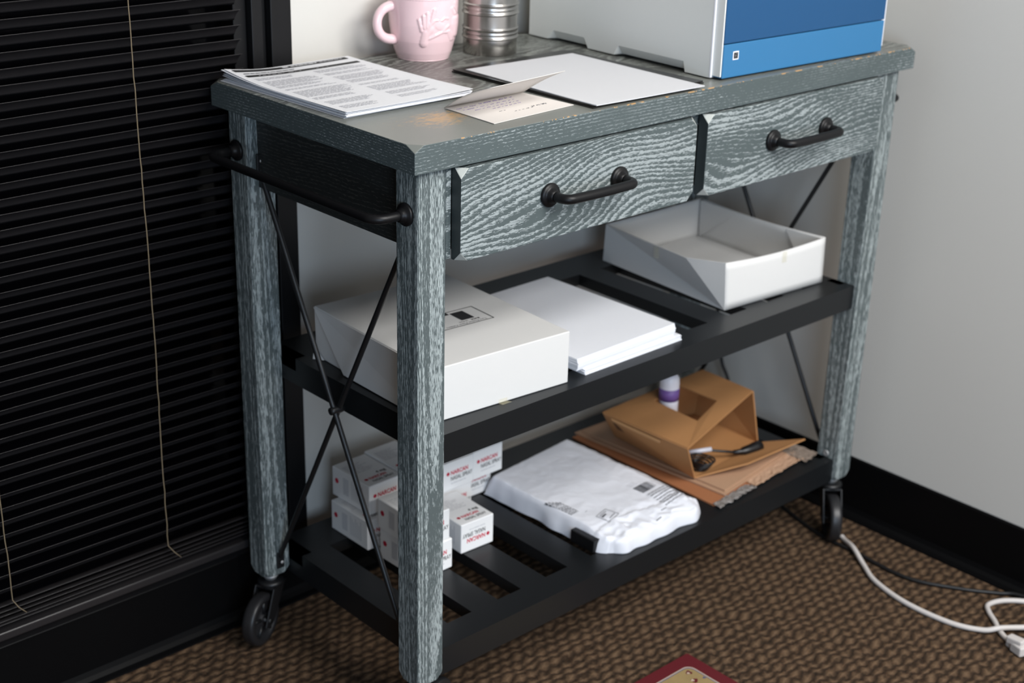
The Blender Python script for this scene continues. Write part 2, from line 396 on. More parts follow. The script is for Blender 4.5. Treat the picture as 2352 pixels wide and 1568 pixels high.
# black rubber cove bases: face plus the thin foot lying on the carpet
def cove(name, path_fn, length):
    mb = MB(); prof = [(0, 0), (0.024, 0), (0.0235, 0.003), (0.014, 0.005), (0.008, 0.010), (0.005, 0.018), (0.005, 0.1165), (0.003, 0.119), (0, 0.119)]
    mb.prism([path_fn(d, z) for d, z in prof], length); return mb
b1 = struct('baseboard_back', cove('b', lambda d, z: (-2.0, YW-d, z), (2.0+XW, 0, 0)), MT['base'])
b2 = struct('baseboard_right', cove('b', lambda d, z: (XW-d, -2.6, z), (0, 2.6+YW, 0)), MT['base'])
# window: black metal frame, dark pane, hung with a black blind
win = bpy.data.objects.new('window_1', None); COL.objects.link(win); win.location = (-0.5, YW, 0.1); win['kind'] = 'structure'
win['label'] = 'black framed window behind the blind'
mb = MB()
mb.box((0.1168, YW-0.014, 0.119), (0.1525, YW+0.09, 2.1))            # outer casing
mb.box((0.1075, YW+0.0, 0.119), (0.1168, YW+0.09, 2.1))
mb.box((0.088, YW-0.008, 0.119), (0.1075, YW+0.09, 2.1))              # stop
mb.box((0.066, YW+0.006, 0.119), (0.088, YW+0.09, 2.1))
mb.box((-2.0, YW-0.004, 0.098), (0.066, YW+0.09, 0.138))              # bottom rail / sill
obj('window_frame', mb, MT['frame'], win, bevel=0.0015)
obj('pane', MB().box((-2.0, YW+0.045, 0.138), (0.066, YW+0.051, 2.1)), MT['glass'], win)

# ------------------------------------------------------------------ blind
bl = thing('venetian_blind', 'black horizontal slat blind hanging in the window', 'window blind', (-0.6, 0.471, 0.14))
mb = MB(); x0, x1 = -1.6, 0.0575; pitch = 0.02095; yc = 0.471
def slat(mb, zc, tilt, xa, xb, w=0.025, sag=0.0):
    n = 6; t = 0.0003; nx = 24; vs = []; rnd = random.uniform(-1, 1)
    for i in range(nx+1):
        x = xa+(xb-xa)*i/nx; dz = sag*sin(i*0.6+rnd*3)*0.0006
        for side in (1, -1):
            for k in range(n+1):
                s = (k/n-0.5)*w; c = 0.0022*(1-(2*k/n-1)**2)
                y = yc+s*cos(tilt)-(c+side*t)*sin(tilt); z = zc+dz+s*sin(tilt)+(c+side*t)*cos(tilt)
                vs.append((x, y, z))
    m = 2*(n+1); fs = []
    for i in range(nx):
        for side in (0, 1):
            for k in range(n):
                a = i*m+side*(n+1)+k; fs.append((a, a+1, a+1+m, a+m))
        for k in (0, n):
            a = i*m+k; b_ = i*m+(n+1)+k; fs.append((a, b_, b_+m, a+m))
    mb.add(vs, fs, True)
z = 1.0225+0.0209*14
k = 0
while z > 0.205:
    slat(mb, z-0.009, R(-44+random.uniform(-2.5, 2.5)), x0, x1+random.uniform(-0.002, 0.002), sag=1.0); z -= pitch; k += 1
for zz in (0.196, 0.1865, 0.1785, 0.1715, 0.166): slat(mb, zz, R(random.uniform(-27, -19)), x0, x1, sag=0.8)
obj('slats', mb, MT['slat'], bl)
obj('bottom_rail', MB().box((x0, yc-0.0125, 0.144), (x1, yc+0.0125, 0.158)), MT['slat'], bl, bevel=0.003, seg=3)
def wavy(x, ya, z0_, z1_, amp, seed):
    rr = random.Random(seed); pts = []; n = 60
    for i in range(n+1):
        t = i/n; pts.append((x+amp*sin(t*9+seed)+rr.uniform(-.0006, .0006), ya+rr.uniform(-.0004, .0004), z0_+(z1_-z0_)*t))
    return pts
for nm, xx, zl, sd in (('lift_cord', -0.120, 0.205, 2), ('lift_cord', -0.372, 0.21, 5)):
    p = wavy(xx, 0.4515, 1.32, zl, 0.0012, sd)
    p += [(xx+0.008, 0.450, zl-0.014), (xx+0.018, 0.449, zl-0.026)]
    obj(nm, MB().tube(p, 0.0008, 6), MT['cordlight'], bl)

# ================================================================== CART
W_, D_, T_, TH = 1.06, 0.4577, 0.908, 0.0359
ox, oy, lw, ld = 0.0170, 0.0153, 0.0457, 0.0440
zl = 0.115                                                    # leg bottoms
M1, M0 = 0.4965, 0.4542; L1, L0 = 0.1575, 0.1136
cart = thing('utility_cart', 'grey cerused oak utility cart with black shelves on casters', 'cart', (0.53, 0.229, 0))
def cutbox(mb, a, b, c, corners):
    """box with some of its corners sliced by a small rounded facet; corners = list of (sx,sy,sz) signs, c = (cx,cy,cz)"""
    bm = bmesh.new()
    bmesh.ops.create_cube(bm, size=1.0)
    for v in bm.verts: v.co = Vector([a[i]+(v.co[i]+0.5)*(b[i]-a[i]) for i in range(3)])
    for (sx, sy, sz) in corners:
        P = Vector((b[0] if sx > 0 else a[0], b[1] if sy > 0 else a[1], b[2] if sz > 0 else a[2]))
        for k, q in ((1.0, c),):
            A = P+Vector((-sx*q[0], 0, 0)); B = P+Vector((0, -sy*q[1], 0)); Cc = P+Vector((0, 0, -sz*q[2]))
            n = (B-A).cross(Cc-A).normalized()
            if n.dot(P-A) < 0: n = -n
            g = bm.verts[:]+bm.edges[:]+bm.faces[:]
            r = bmesh.ops.bisect_plane(bm, geom=g, plane_co=A, plane_no=n, clear_outer=True)
            bmesh.ops.edgeloop_fill(bm, edges=[e for e in r['geom_cut'] if isinstance(e, bmesh.types.BMEdge)])
    bm.verts.index_update()
    mb.add([v.co.copy() for v in bm.verts], [tuple(v.index for v in f.verts) for f in bm.faces]); bm.free(); return mb
top = obj('tabletop', cutbox(MB(), (0, 0, T_-TH), (W_, D_, T_), (0.0145, 0.018, 0.0085),
      [(-1,-1,1),(1,-1,1),(-1,1,1),(1,1,1)]), MT['wood_top'], cart, bevel=0.0009, seg=2)
top.data.materials.append(MT['wood_edge']); top.data.materials.append(MT['wood_edge_y'])
for p in top.data.polygons:
    n = p.normal
    if abs(n.y) > 0.9: p.material_index = 1
    elif abs(n.x) > 0.9: p.material_index = 2
legpos = [(ox, oy), (W_-ox-lw, oy), (ox, D_-oy-ld), (W_-ox-lw, D_-oy-ld)]
for (lx, ly) in legpos:
    obj('leg', cutbox(MB(), (lx, ly, zl), (lx+lw, ly+ld, T_-TH), (0.011, 0.011, 0.011), [(-1,-1,-1),(1,-1,-1),(-1,1,-1),(1,1,-1)]), MT['wood_leg'], cart, bevel=0.0018, seg=2)
xa, xb = ox+lw, W_-ox-lw
# frame rails under the top
for a_, b_ in (((xa, oy, 0.748), (0.0705, oy+0.02, T_-TH)), ((0.5155, oy+0.003, 0.748), (0.5385, oy+0.02, 0.8495)), ((0.974, oy, 0.748), (xb, oy+0.02, T_-TH))):
    obj('drawer_divider', MB().box(a_, b_), MT['wood_drawer'], cart, bevel=0.0006)
obj('front_rail', MB().box((0.0706, oy+0.004, 0.850), (0.9739, oy+0.02, T_-TH)), MT['wood_drawer'], cart)
obj('back_rail', MB().box((xa, D_-oy-0.022, 0.748), (xb, D_-oy-0.004, T_-TH)), MT['wood_drawer'], cart)
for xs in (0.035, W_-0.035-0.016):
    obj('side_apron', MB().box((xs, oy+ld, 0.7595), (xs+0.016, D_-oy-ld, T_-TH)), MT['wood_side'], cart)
obj('drawer_underside', MB().box((xa+0.01, oy+0.02, 0.752), (xb-0.01, D_-oy-0.022, 0.760)), MT['shelf'], cart)
# drawers
HB = -0.003
def handle_mb(xc1, xc2, zc):
    f = []; bmb = MB()
    for xc in (xc1, xc2):
        f.append(MB()); f[-1].lathe([(0.0, 0), (0.0162, 0), (0.0165, 0.0025), (0.0156, 0.0042), (0.0125, 0.0052), (0.0100, 0.0066), (0.0098, 0.0085), (0.0078, 0.0100), (0.0074, 0.0125), (0.0, 0.013)], (xc, HB-0.0001, zc), 40, (0, -1, 0))
    pts = []; yb = HB-0.034; rr = 0.012; x_a, x_b = xc1, xc2
    pts.append((x_a, HB-0.008, zc)); pts.append((x_a, HB-0.016, zc))
    for i in range(9):
        a = i/8*pi/2; pts.append((x_a+rr-rr*cos(a), yb+rr-rr*sin(a), zc))
    pts += [(x_a+(x_b-x_a)*t, yb-0.0016*sin(pi*t), zc) for t in (0.3, 0.4, 0.5, 0.6, 0.7)]
    for i in range(9):
        a = pi/2-i/8*pi/2; pts.append((x_b-rr+rr*cos(a), yb+rr-rr*sin(a), zc))
    pts.append((x_b, HB-0.016, zc)); pts.append((x_b, HB-0.008, zc))
    bmb.tube(pts, 0.0066, 16); return f, bmb
for (dx0, dx1, h1, h2) in ((0.0712, 0.5155, 0.2246, 0.3560), (0.5390, 0.9742, 0.6925, 0.8242)):
    dr = obj('drawer', cutbox(MB(), (dx0, HB, 0.7470), (dx1, oy+0.0005, 0.8690), (0.013, 0.013, 0.013),
         [(-1,-1,1),(-1,-1,-1),(1,-1,1),(1,-1,-1)]), MT['wood_drawer'], cart, bevel=0.0012, seg=2)
    dr.data.materials.append(MT['oak_end']); dr.data.materials.append(MT['oak_facet'])
    for p in dr.data.polygons:
        n = p.normal
        if abs(n.x) > 0.9: p.material_index = 1
        elif max(abs(n.x), abs(n.y), abs(n.z)) < 0.9: p.material_index = 2
    f, bb = handle_mb(h1, h2, 0.8085)
    hb = obj('handle', bb, MT['gun'], dr)
    for f1 in f: obj('flange', f1, MT['gun'], hb)
# shelves
def shelf(zb, zt):
    ya, yb = oy+0.0069, D_-oy-0.0069; mb = MB(); sx0 = 0.1155; p = 0.0996; sw = 0.0475; yf, ybk = 0.068, 0.362
    zs = zt-0.020
    mb.box((xa, ya, zb), (xb, ya+0.018, zt))            # front face board
    mb.box((xa, ya+0.018, zs), (xb, yf, zt))
    mb.box((xa, yb-0.018, zb), (xb, yb, zt)); mb.box((xa, ybk, zs), (xb, yb-0.018, zt))
    mb.box((xa, ya+0.018, zb), (xa+0.018, yb-0.018, zt)); mb.box((xb-0.018, ya+0.018, zb), (xb, yb-0.018, zt))
    edges = [xa+0.018]+[e for k in range(9) for e in (sx0+k*p, sx0+k*p+sw)]+[xb-0.018]
    for i in range(0, len(edges), 2): mb.box((edges[i], yf, zs), (edges[i+1], ybk, zt))
    return mb
for zb, zt in ((M0, M1), (L0, L1)):
    obj('shelf', shelf(zb, zt), MT['shelf'], cart, bevel=0)
# towel bars, X braces
for sgn, xf in ((-1, ox), (1, W_-ox)):
    y1, y2, zc = 0.0385, 0.4225, 0.8115; xo = xf+sgn*0.0485; rr = 0.020; pts = [(xf, y1, zc), (xo-sgn*rr*1.5, y1, zc)]
    for i in range(1, 9): a = i/8*pi/2; pts.append((xo-sgn*rr+sgn*rr*sin(a), y1+rr-rr*cos(a), zc))
    for i in range(0, 9): a = i/8*pi/2; pts.append((xo-sgn*rr+sgn*rr*cos(a), y2-rr+rr*sin(a), zc))
    pts += [(xf, y2, zc)]
    tb = obj('towel_bar', MB().tube(pts, 0.0062, 16), MT['gun'], cart)
    for yy in (y1, y2):
        obj('flange', MB().lathe([(0, 0), (0.0150, 0), (0.0152, 0.003), (0.014, 0.0048), (0.0105, 0.006), (0.0098, 0.008), (0.0082, 0.0095), (0.008, 0.013), (0, 0.0132)], (xf-sgn*0.0002, yy, zc), 36, (sgn, 0, 0)), MT['gun'], tb)
    xm = xf-sgn*0.0235; yA, yB = oy+ld+0.003, D_-oy-ld-0.003
    for (pa, pb, dx) in (((yB, 0.785), (yA, 0.150), 0.004*sgn), ((yA, 0.785), (yB, 0.150), -0.004*sgn)):
        X = xm+dx; ya_, za_ = pa; yb_, zb_ = pb; s1 = 1 if ya_ < yb_ else -1
        mb = MB().tube([(X, ya_, za_+0.001), (X, ya_+s1*0.004, za_-0.010), (X, yb_-s1*0.004, zb_+0.010), (X, yb_, zb_-0.001)], [0.0036, 0.0041, 0.0041, 0.0036], 14)
        mb.box((X-0.0065, ya_-0.003, za_-0.006), (X+0.0065, ya_+0.0005, za_+0.024)); mb.box((X-0.0065, yb_-0.0005 if s1 < 0 else yb_-0.0005, zb_-0.022), (X+0.0065, yb_+0.003, zb_+0.006))
        br = obj('cross_brace', mb, MT['blackmetal'], cart, bevel=0.0008)
        for yy, zz in ((ya_, za_+0.014), (yb_, zb_-0.010)):
            into = 1 if yy > 0.2 else -1
            obj('screw', MB().lathe([(0, 0), (0.0028, 0), (0.0026, 0.0012), (0.0012, 0.0018), (0, 0.0018)], (X, yy-into*0.003, zz), 16, (0, -into, 0)), MT['screw'], br)
    obj('centre_bolt', MB().lathe([(0, -0.011), (0.0055, -0.011), (0.006, -0.006), (0.006, 0.006), (0.0055, 0.011), (0, 0.011)], (xm, (yA+yB)/2, 0.4675), 18, (1, 0, 0)), MT['blackmetal'], cart)
obj('screw', MB().lathe([(0, 0), (0.0060, 0), (0.0060, 0.0015), (0.0045, 0.0024), (0.0022, 0.0008), (0, 0.0008)], (xb, 0.0397, 0.1650), 24, (-1, 0, 0)), MT['screw'], cart)
# casters
def caster(x, y, ang):
    d = Vector((cos(ang), sin(ang), 0)); a = Vector((-sin(ang), cos(ang), 0)); c = Vector((x, y, 0))
    wc = c-d*0.036+Vector((0, 0, 0.0435))
    plate = MB().lathe([(0, 0.1005), (0.017, 0.1005), (0.021, 0.098), (0.0215, 0.094), (0.019, 0.0915), (0, 0.0915)], c, 32)
    root = obj('caster', plate, MT['blackmetal'], cart)
    obj('stem', MB().lathe([(0, 0.100), (0.0095, 0.100), (0.0095, 0.104), (0.012, 0.1045), (0.012, 0.1075), (0.0075, 0.108), (0.0075, 0.1165), (0, 0.1165)], c, 24), MT['screw'], root)
    f = MB()
    for s in (-1, 1):
        o_ = a*s*0.0150; t_ = a*s*0.0030; P = [c+d*0.017, c-d*0.020, wc-d*0.013, wc+d*0.013]; Z = [0.0935, 0.0935, 0.037, 0.037]
        poly = [Vector((p.x, p.y, z)) for p, z in zip(P, Z)]
        poly = [poly[0], poly[1], poly[2], Vector((wc.x, wc.y, 0.032)), poly[3]]
        f.prism([p+o_ for p in poly], t_)
    Mx = Matrix((d, a, Vector((0, 0, 1)))).transposed().to_4x4(); Mx.translation = c
    f.box((-0.020, -0.018, 0.0895), (0.018, 0.018, 0.0935), Mx)
    obj('fork', f, MT['blackmetal'], root, bevel=0.001)
    prof = [(0.0, -0.007), (0.010, -0.0085), (0.011, -0.0085), (0.012, -0.005), (0.029, -0.005), (0.0315, -0.009), (0.0335, -0.0105), (0.040, -0.0105), (0.0428, -0.0085), (0.0435, -0.004), (0.0435, 0.004), (0.0428, 0.0085), (0.040, 0.0105), (0.0335, 0.0105), (0.0315, 0.009), (0.029, 0.005), (0.012, 0.005), (0.011, 0.0085), (0.010, 0.0085), (0, 0.007)]
    wh = obj('wheel', MB().lathe(prof, wc, 56, a), MT['rubber'], root)
    hub = MB()
    for k in range(5):
        an = k*2*pi/5+0.3; pd = d*cos(an)+Vector((0, 0, 1))*sin(an)
        for s in (-1, 1): hub.tube([wc+pd*0.010+a*s*0.0055, wc+pd*0.031+a*s*0.0062], [0.0034, 0.0026], 8)
    hub.lathe([(0, -0.0195), (0.0045, -0.0195), (0.0045, 0.0195), (0, 0.0195)], wc, 14, a)
    obj('hub', hub, MT['screw'] if False else MT['blackmetal'], wh)
    br = MB(); Mx2 = Mx.copy(); Mx2.translation = wc
    br.box((0.030, -0.011, 0.010), (0.062, 0.011, 0.014), Mx2 @ Matrix.Rotation(R(-28), 4, 'Y'))
    br.box((0.024, -0.013, 0.018), (0.040, 0.013, 0.030), Mx2)
    obj('brake_pedal', br, MT['rubber'], root, bevel=0.0015)
for (lx, ly), ang in zip(legpos, (R(200), R(48), R(26), R(70))):
    caster(lx+lw/2, ly+ld/2, ang)

# ================================================================== ON THE TOP
Z0 = T_
# --- printed pages
def leaf(mb, M, w, h, z, t=0.0006, curl=(0, 0, 0, 0), nx=10, ny=10, jit=0.0):
    """thin warped sheet; curl = lift at the corners (x0y0, x1y0, x1y1, x0y1)"""
    def zf(u, v):
        c = curl; s = lambda t_: max(0, 1-t_*2.2)**2
        return (c[0]*s(u)*s(v)+c[1]*s(1-u)*s(v)+c[2]*s(1-u)*s(1-v)+c[3]*s(u)*s(1-v))
    vs = []
    for side in (0, 1):
        for j in range(ny+1):
            for i in range(nx+1):
                u, v = i/nx, j/ny
                vs.append(M @ Vector((u*w, v*h, z+zf(u, v)+(t if side else 0))))
    n = (nx+1)*(ny+1); fs = []
    for j in range(ny):
        for i in range(nx):
            a = j*(nx+1)+i; fs.append((a, a+nx+1, a+nx+2, a+1)); fs.append((n+a, n+a+1, n+a+nx+2, n+a+nx+1))
    ring = [i for i in range(nx+1)]+[j*(nx+1)+nx for j in range(1, ny+1)]+[ny*(nx+1)+i for i in range(nx-1, -1, -1)]+[j*(nx+1) for j in range(ny-1, 0, -1)]
    for k in range(len(ring)):
        a, b_ = ring[k], ring[(k+1) % len(ring)]; fs.append((a, b_, n+b_, n+a))
    mb.add(vs, fs); return zf
docs = thing('document_stack', 'stack of printed pages with dark header bars on left end of the cart top', 'papers', (0.13, 0.305, Z0))
def fr(x, y, z, ang): return Matrix.Translation((x, y, z)) @ Matrix.Rotation(ang, 4, 'Z')
mb = MB(); z = 0.0003
for k in range(9):
    M = fr(0.0175+random.uniform(-.003, .0015), 0.160+random.uniform(-.002, .002)+(0.002 if k < 3 else 0), Z0, R(1.2+random.uniform(-.5, .5)))
    leaf(mb, M, 0.2159, 0.2794, z, 0.0007, (0.0, 0, 0, 0.0010*k if k > 3 else 0)); z += 0.00095
obj('loose_sheets', mb, MT['paperedge'], docs)
Mtop = fr(0.0150, 0.1565, Z0, R(1.0)); mb = MB(); ztop = z
c4 = (0.0008, 0.0018, 0.001, 0.0085)
zf = leaf(mb, Mtop, 0.2159, 0.2794, ztop, 0.0005, c4, 14, 18)
tp = obj('top_page', mb, MT['docpaper'], docs)
def on_page(mb0):   # lift print onto the warped page
    out = MB(); inv = Mtop.inverted()
    for v in mb0.v:
        p = inv @ Vector(v); u, vv = min(1, max(0, p.x/0.2159)), min(1, max(0, p.y/0.2794))
        out.v.append(tuple(Mtop @ Vector((p.x, p.y, ztop+0.00085+zf(u, vv)+0.0003))))
    out.f = mb0.f; out.sm = mb0.sm; return out
def bar(mb, x0, y0, x1, y1, n=24):
    for i in range(n): rects(mb, Mtop, [(x0+(x1-x0)*i/n, y0, x0+(x1-x0)*(i+1)/n, y1)])
ink = MB(); bar(ink, 0.008, 0.2625, 0.205, 0.2735); bar(ink, 0.010, 0.234, 0.205, 0.2435)
obj('header_bars', on_page(ink), MT['inkblack'], tp)
ink = MB(); textlines(ink, Mtop, 0.014, 0.10, 0.2505, 0.0032)
obj('heading_print', on_page(ink), MT['inkdark'], tp)
ink = MB(); rr = random.Random(3)
textlines(ink, Matrix.Translation((0, 0, 0.0003)) @ Mtop, 0.03, 0.17, 0.2375, 0.0018, rr)
for xx, segs in ((0.012, [(0.222, 3, .07), (0.202, 7, .088), (0.170, 3, .08), (0.150, 2, .085), (0.132, 9, .090), (0.088, 3, .075), (0.062, 5, .08), (0.03, 4, .06)]),
                 (0.112, [(0.222, 4, .09), (0.198, 3, .085), (0.176, 6, .09), (0.146, 4, .075), (0.118, 2, .07), (0.100, 7, .088), (0.060, 4, .08), (0.035, 3, .07)])):
    for (yt, n, wdt) in segs:
        for i in range(n): textlines(ink, Mtop, xx, xx+wdt*rr.uniform(0.75, 1), yt-i*0.0042, 0.0016, rr)
obj('body_print', on_page(ink), MT['inkgray'], tp)
ink = MB(); rects(ink, Mtop, [(0.090, 0.2650, 0.100, 0.2712)]); textlines(ink, Mtop, 0.104, 0.150, 0.2655, 0.0045); textlines(ink, Mtop, 0.155, 0.198, 0.2665, 0.0025)
o_ = on_page(ink); o_.v = [(a, b_, c+0.0003) for a, b_, c in o_.v]; obj('header_print', o_, MT['paper'], tp)

# --- mug
mug = thing('mug', 'pink ceramic mug with raised hands and frown beside the steel canister', 'mug', (0.3455, 0.4085, Z0))
vdir = Vector((-0.633, -0.774, 0)); side = Vector((0.774, -0.633, 0))   # toward viewer, image right
def seg_d(p, a, b_):
    ax, ay = a; bx, by = b_; vx, vy = bx-ax, by-ay; L = vx*vx+vy*vy
    t = 0 if L == 0 else max(0, min(1, ((p[0]-ax)*vx+(p[1]-ay)*vy)/L))
    return math.hypot(p[0]-ax-t*vx, p[1]-ay-t*vy)
# relief strokes in image-like units (px offset from the mug's middle, px down from the lip) -> a, b, radius, height
relief = [((1, 96), (6, 72), 9, 3.2), ((6, 76), (14, 64), 10, 2.6), ((-3, 66), (-9, 42), 4.2, 2.6), ((3, 60), (1, 34), 4.2, 2.8), ((9, 58), (10, 28), 4.2, 2.8), ((16, 56), (26, 20), 4.2, 2.6),
          ((22, 49), (27, 43), 2.6, 1.8), ((27, 43), (34, 44), 2.6, 1.8), ((42, 45), (48, 40), 2.6, 1.8), ((48, 40), (56, 42), 2.6, 1.8),
          ((14, 84), (28, 78), 3.6, 1.9), ((28, 78), (44, 71), 3.6, 2.2), ((44, 71), (58, 72), 3.4, 2.2), ((44, 70), (57, 58), 3.4, 2.0), ((58, 72), (64, 90), 5, 2.2),
          ((66, 20), (72, 34), 4, 2.2), ((74, 46), (74, 80), 9, 3.0), ((36, 56), (44, 60), 9, 1.2)]
def mug_r(z):
    P = [(0, 0.0385), (0.003, 0.0405), (0.012, 0.0440), (0.030, 0.0490), (0.055, 0.0522), (0.085, 0.0535), (0.0935, 0.0536)]
    for (a, ra), (b_, rb) in zip(P, P[1:]):
        if z <= b_: t = (z-a)/(b_-a); return ra+(rb-ra)*t
    return P[-1][1]
mb = MB(); nth, nz = 240, 110; H = 0.0930
def mv(u, v):
    th = u*2*pi; z = v*H; r = mug_r(z)
    n = side*sin(th)+vdir*cos(th)
    a = th if th < pi else th-2*pi
    if abs(a) < 1.45:
        px = sin(a)*81*(r/0.0535); py = (H-z)/0.000668*1.0
        h = 0
        for A, B, rad, ht in relief:
            d = seg_d((px+0, py), A, B)
            if d < rad: h = max(h, ht*math.sqrt(1-(d/rad)**2))
        r += h*0.00068
    return Vector((0.3455, 0.4085, Z0))+n*r+Vector((0, 0, z))
mb.grid(mv, nth, nz)
obj('body', mb, MT['pink'], mug)
c0 = (0.3455, 0.4085, Z0)
obj('rim', MB().lathe([(0.0536, 0.0925), (0.0538, 0.0945), (0.0528, 0.0958), (0.0510, 0.0952), (0.0500, 0.0935)], c0, 72), MT['pink'], mug)
obj('inside', MB().lathe([(0, 0.008), (0.036, 0.008), (0.044, 0.014), (0.0487, 0.035), (0.0502, 0.0940)], c0, 72), MT['creamglaze'], mug)
obj('foot', MB().lathe([(0, 0.0005), (0.0390, 0.0), (0.0400, 0.002), (0, 0.004)], c0, 60), MT['pink'], mug)
pts = []; hd = (-side*0.88+vdir*0.47).normalized()
for i in range(25):
    t = i/24; a = pi/2+pi*t        # D shaped handle
    rx, rz_ = 0.0300, 0.0250
    off = 0.0475+rx*(-cos(a)) if False else 0.0475+rx*sin(pi*t)**0.75
    zz = 0.056+rz_*cos(pi*t)
    pts.append(Vector(c0)+hd*off+Vector((0, 0, zz)))
obj('handle', MB().tube(pts, [0.0078-0.001*abs(sin(pi*i/24)) for i in range(25)], 18), MT['pink'], mug)

# --- steel canister
can = thing('steel_canister', 'ribbed stainless steel canister between the pink mug and the printer', 'canister', (0.456, 0.379, Z0))
R0 = 0.0420; prof = [(0, 0.0), (R0-0.001, 0.0), (R0, 0.001), (R0, 0.0235)]
def band(z0_, z1_, prof, lip=0.0022):
    prof += [(R0, z0_), (R0+lip, z0_+0.0006), (R0+lip, z0_+0.0022), (R0+0.0004, z0_+0.0030), (R0+0.0008, (z0_+z1_)/2-0.001), (R0+0.0014, (z0_+z1_)/2), (R0+0.0008, (z0_+z1_)/2+0.001), (R0+0.0004, z1_-0.0028), (R0+lip*0.8, z1_-0.002), (R0+lip*0.8, z1_-0.0006), (R0-0.0006, z1_)]
band(0.0245, 0.0410, prof); prof += [(R0-0.0006, 0.042), (R0-0.0003, 0.060)]
band(0.0615, 0.0780, prof); prof += [(R0-0.0006, 0.079), (R0-0.0003, 0.097)]
band(0.0985, 0.1150, prof); prof += [(R0-0.0006, 0.116), (R0-0.0003, 0.150), (R0-0.003, 0.152), (0, 0.152)]
obj('body', MB().lathe(prof, (0.456, 0.379, Z0), 96), MT['steel'], can)
obj('lid', MB().lathe([(0, 0.1515), (R0+0.0015, 0.1515), (R0+0.0020, 0.153), (R0+0.0015, 0.163), (R0-0.002, 0.166), (0, 0.1665)], (0.456, 0.379, Z0), 72), MT['steel'], can)

# --- printer
pr = thing('printer', 'gray desktop printer with two blue front panels on the cart top', 'printer', (0.5835, 0.0385, Z0), R(-2.3))
PW, PD, PH = 0.409, 0.405, 0.295
mb = MB()
# left side shell with two grip bevels along the bottom edge
ys = [0, 0.050, 0.054, 0.193, 0.203, 0.262, 0.272, 0.345, 0.360, PD]
ch = [0, 0, 1, 1, 0, 0, 1, 1, 0, 0]
z_b = 0.0022
def side_pts(y, c):
    return [(0.020, y, z_b+0.002*0), (0.0 if not c else 0.0085, y, z_b+(0.0025 if c else 0)), (0.0, y, z_b+(0.0155 if c else 0.0001)), (0.0, y, PH), (0.020, y, PH)]
rows = [side_pts(y, c) for y, c in zip(ys, ch)]
vs = [p for r in rows for p in r]; fs = []
for i in range(len(rows)-1):
    for k in range(4): fs.append((i*5+k, (i+1)*5+k, (i+1)*5+k+1, i*5+k+1))
fs.append((0, 1, 2, 3, 4)); fs.append(tuple(5*(len(rows)-1)+k for k in (4, 3, 2, 1, 0)))
mb.add(vs, fs)
mb.box((0.020, 0.004, 0.0045), (PW-0.012, PD, PH))
obj('body', mb, MT['printer'], pr, local=True)
mb = MB().box((-0.0003, -0.0018, 0.0022), (0.0035, 0.0022, PH)); obj('front_edge', mb, MT['printerlight'], pr, local=True, bevel=0.0012)  # whiter strip along the shell corner: light on its radius put into colour
obj('front_edge', MB().box((PW-0.030, -0.0015, 0.0055), (PW, 0.030, PH)), MT['printerlight'], pr, local=True, bevel=0.0012)
obj('panel_side', MB().box((0.0036, -0.0165, 0.0055), (0.0060, 0.004, PH-0.02)), MT['printer'], pr, local=True)
bl_ = obj('lower_panel', MB().box((0.0062, -0.0185, 0.0030), (0.3835, 0.003, 0.0520)), MT['bluelight'], pr, local=True, bevel=0.0012)
obj('upper_panel', MB().box((0.0062, -0.0182, 0.0532), (0.3835, 0.003, PH-0.10)), MT['bluedark'], pr, local=True, bevel=0.0012)
obj('top_cover', MB().box((-0.001, 0.0, PH), (PW, PD, PH+0.012)), MT['printerlight'], pr, local=True, bevel=0.005, seg=3)
Mb = frame((0.0260, -0.01885, 0.0285), (1, 0, 0), (0, 0, 1))
q = MB(); rects(q, Mb, [(0, 0, 0.0125, 0.0125)]); bd = obj('badge', q, MT['printerlight'], bl_, local=True)
q = MB(); rects(q, Matrix.Translation((0, -0.0003, 0)) @ Mb, [(0.0018, 0.0018, 0.0107, 0.0107)]); b3 = obj('badge_print', q, MT['inkblack'], bd, local=True)
q = MB(); M_ = Matrix.Translation((0, -0.0005, 0)) @ Mb; q.add([M_ @ Vector(p) for p in ((0.004, 0.0035, 0), (0.0085, 0.0060, 0), (0.004, 0.0085, 0))], [(0, 1, 2)]); q.add([M_ @ Vector(p) for p in ((0.006, 0.0085, 0), (0.0095, 0.0085, 0), (0.0095, 0.0097, 0), (0.006, 0.0097, 0))], [(0, 1, 2, 3)])
obj('badge_mark', q, MT['inkdark'], bd, local=True)
for fx, fy in ((0.04, 0.04), (PW-0.05, 0.04), (0.04, PD-0.04), (PW-0.05, PD-0.04)):
    obj('foot', MB().lathe([(0, 0), (0.010, 0), (0.009, 0.0050), (0, 0.0050)], (fx, fy, 0), 20), MT['black'], pr, local=True)

# --- black folder and the blank sheet on it
fo = thing('folder', 'flat black folder lying beneath a blank white sheet', 'folder', (0.43, 0.155, Z0))
q = MB(); q.hexa([(0.3126, 0.0095, Z0+0.0004), (0.5540, 0.0240, Z0+0.0004), (0.5475, 0.3055, Z0+0.0004), (0.3085, 0.2965, Z0+0.0004),
                  (0.3126, 0.0095, Z0+0.0022), (0.5540, 0.0240, Z0+0.0022), (0.5475, 0.3055, Z0+0.0022), (0.3085, 0.2965, Z0+0.0022)])
obj('back_cover', q, MT['folder'], fo)
q = MB(); q.hexa([(x, y, z+0.0024) for x, y, z in [(0.3135, 0.0105, Z0+0.0004), (0.5530, 0.0250, Z0+0.0004), (0.5465, 0.3050, Z0+0.0004), (0.3095, 0.2955, Z0+0.0004),
                  (0.3135, 0.0105, Z0+0.0022), (0.5530, 0.0250, Z0+0.0022), (0.5465, 0.3050, Z0+0.0022), (0.3095, 0.2955, Z0+0.0022)]])
obj('front_cover', q, MT['folder'], fo)
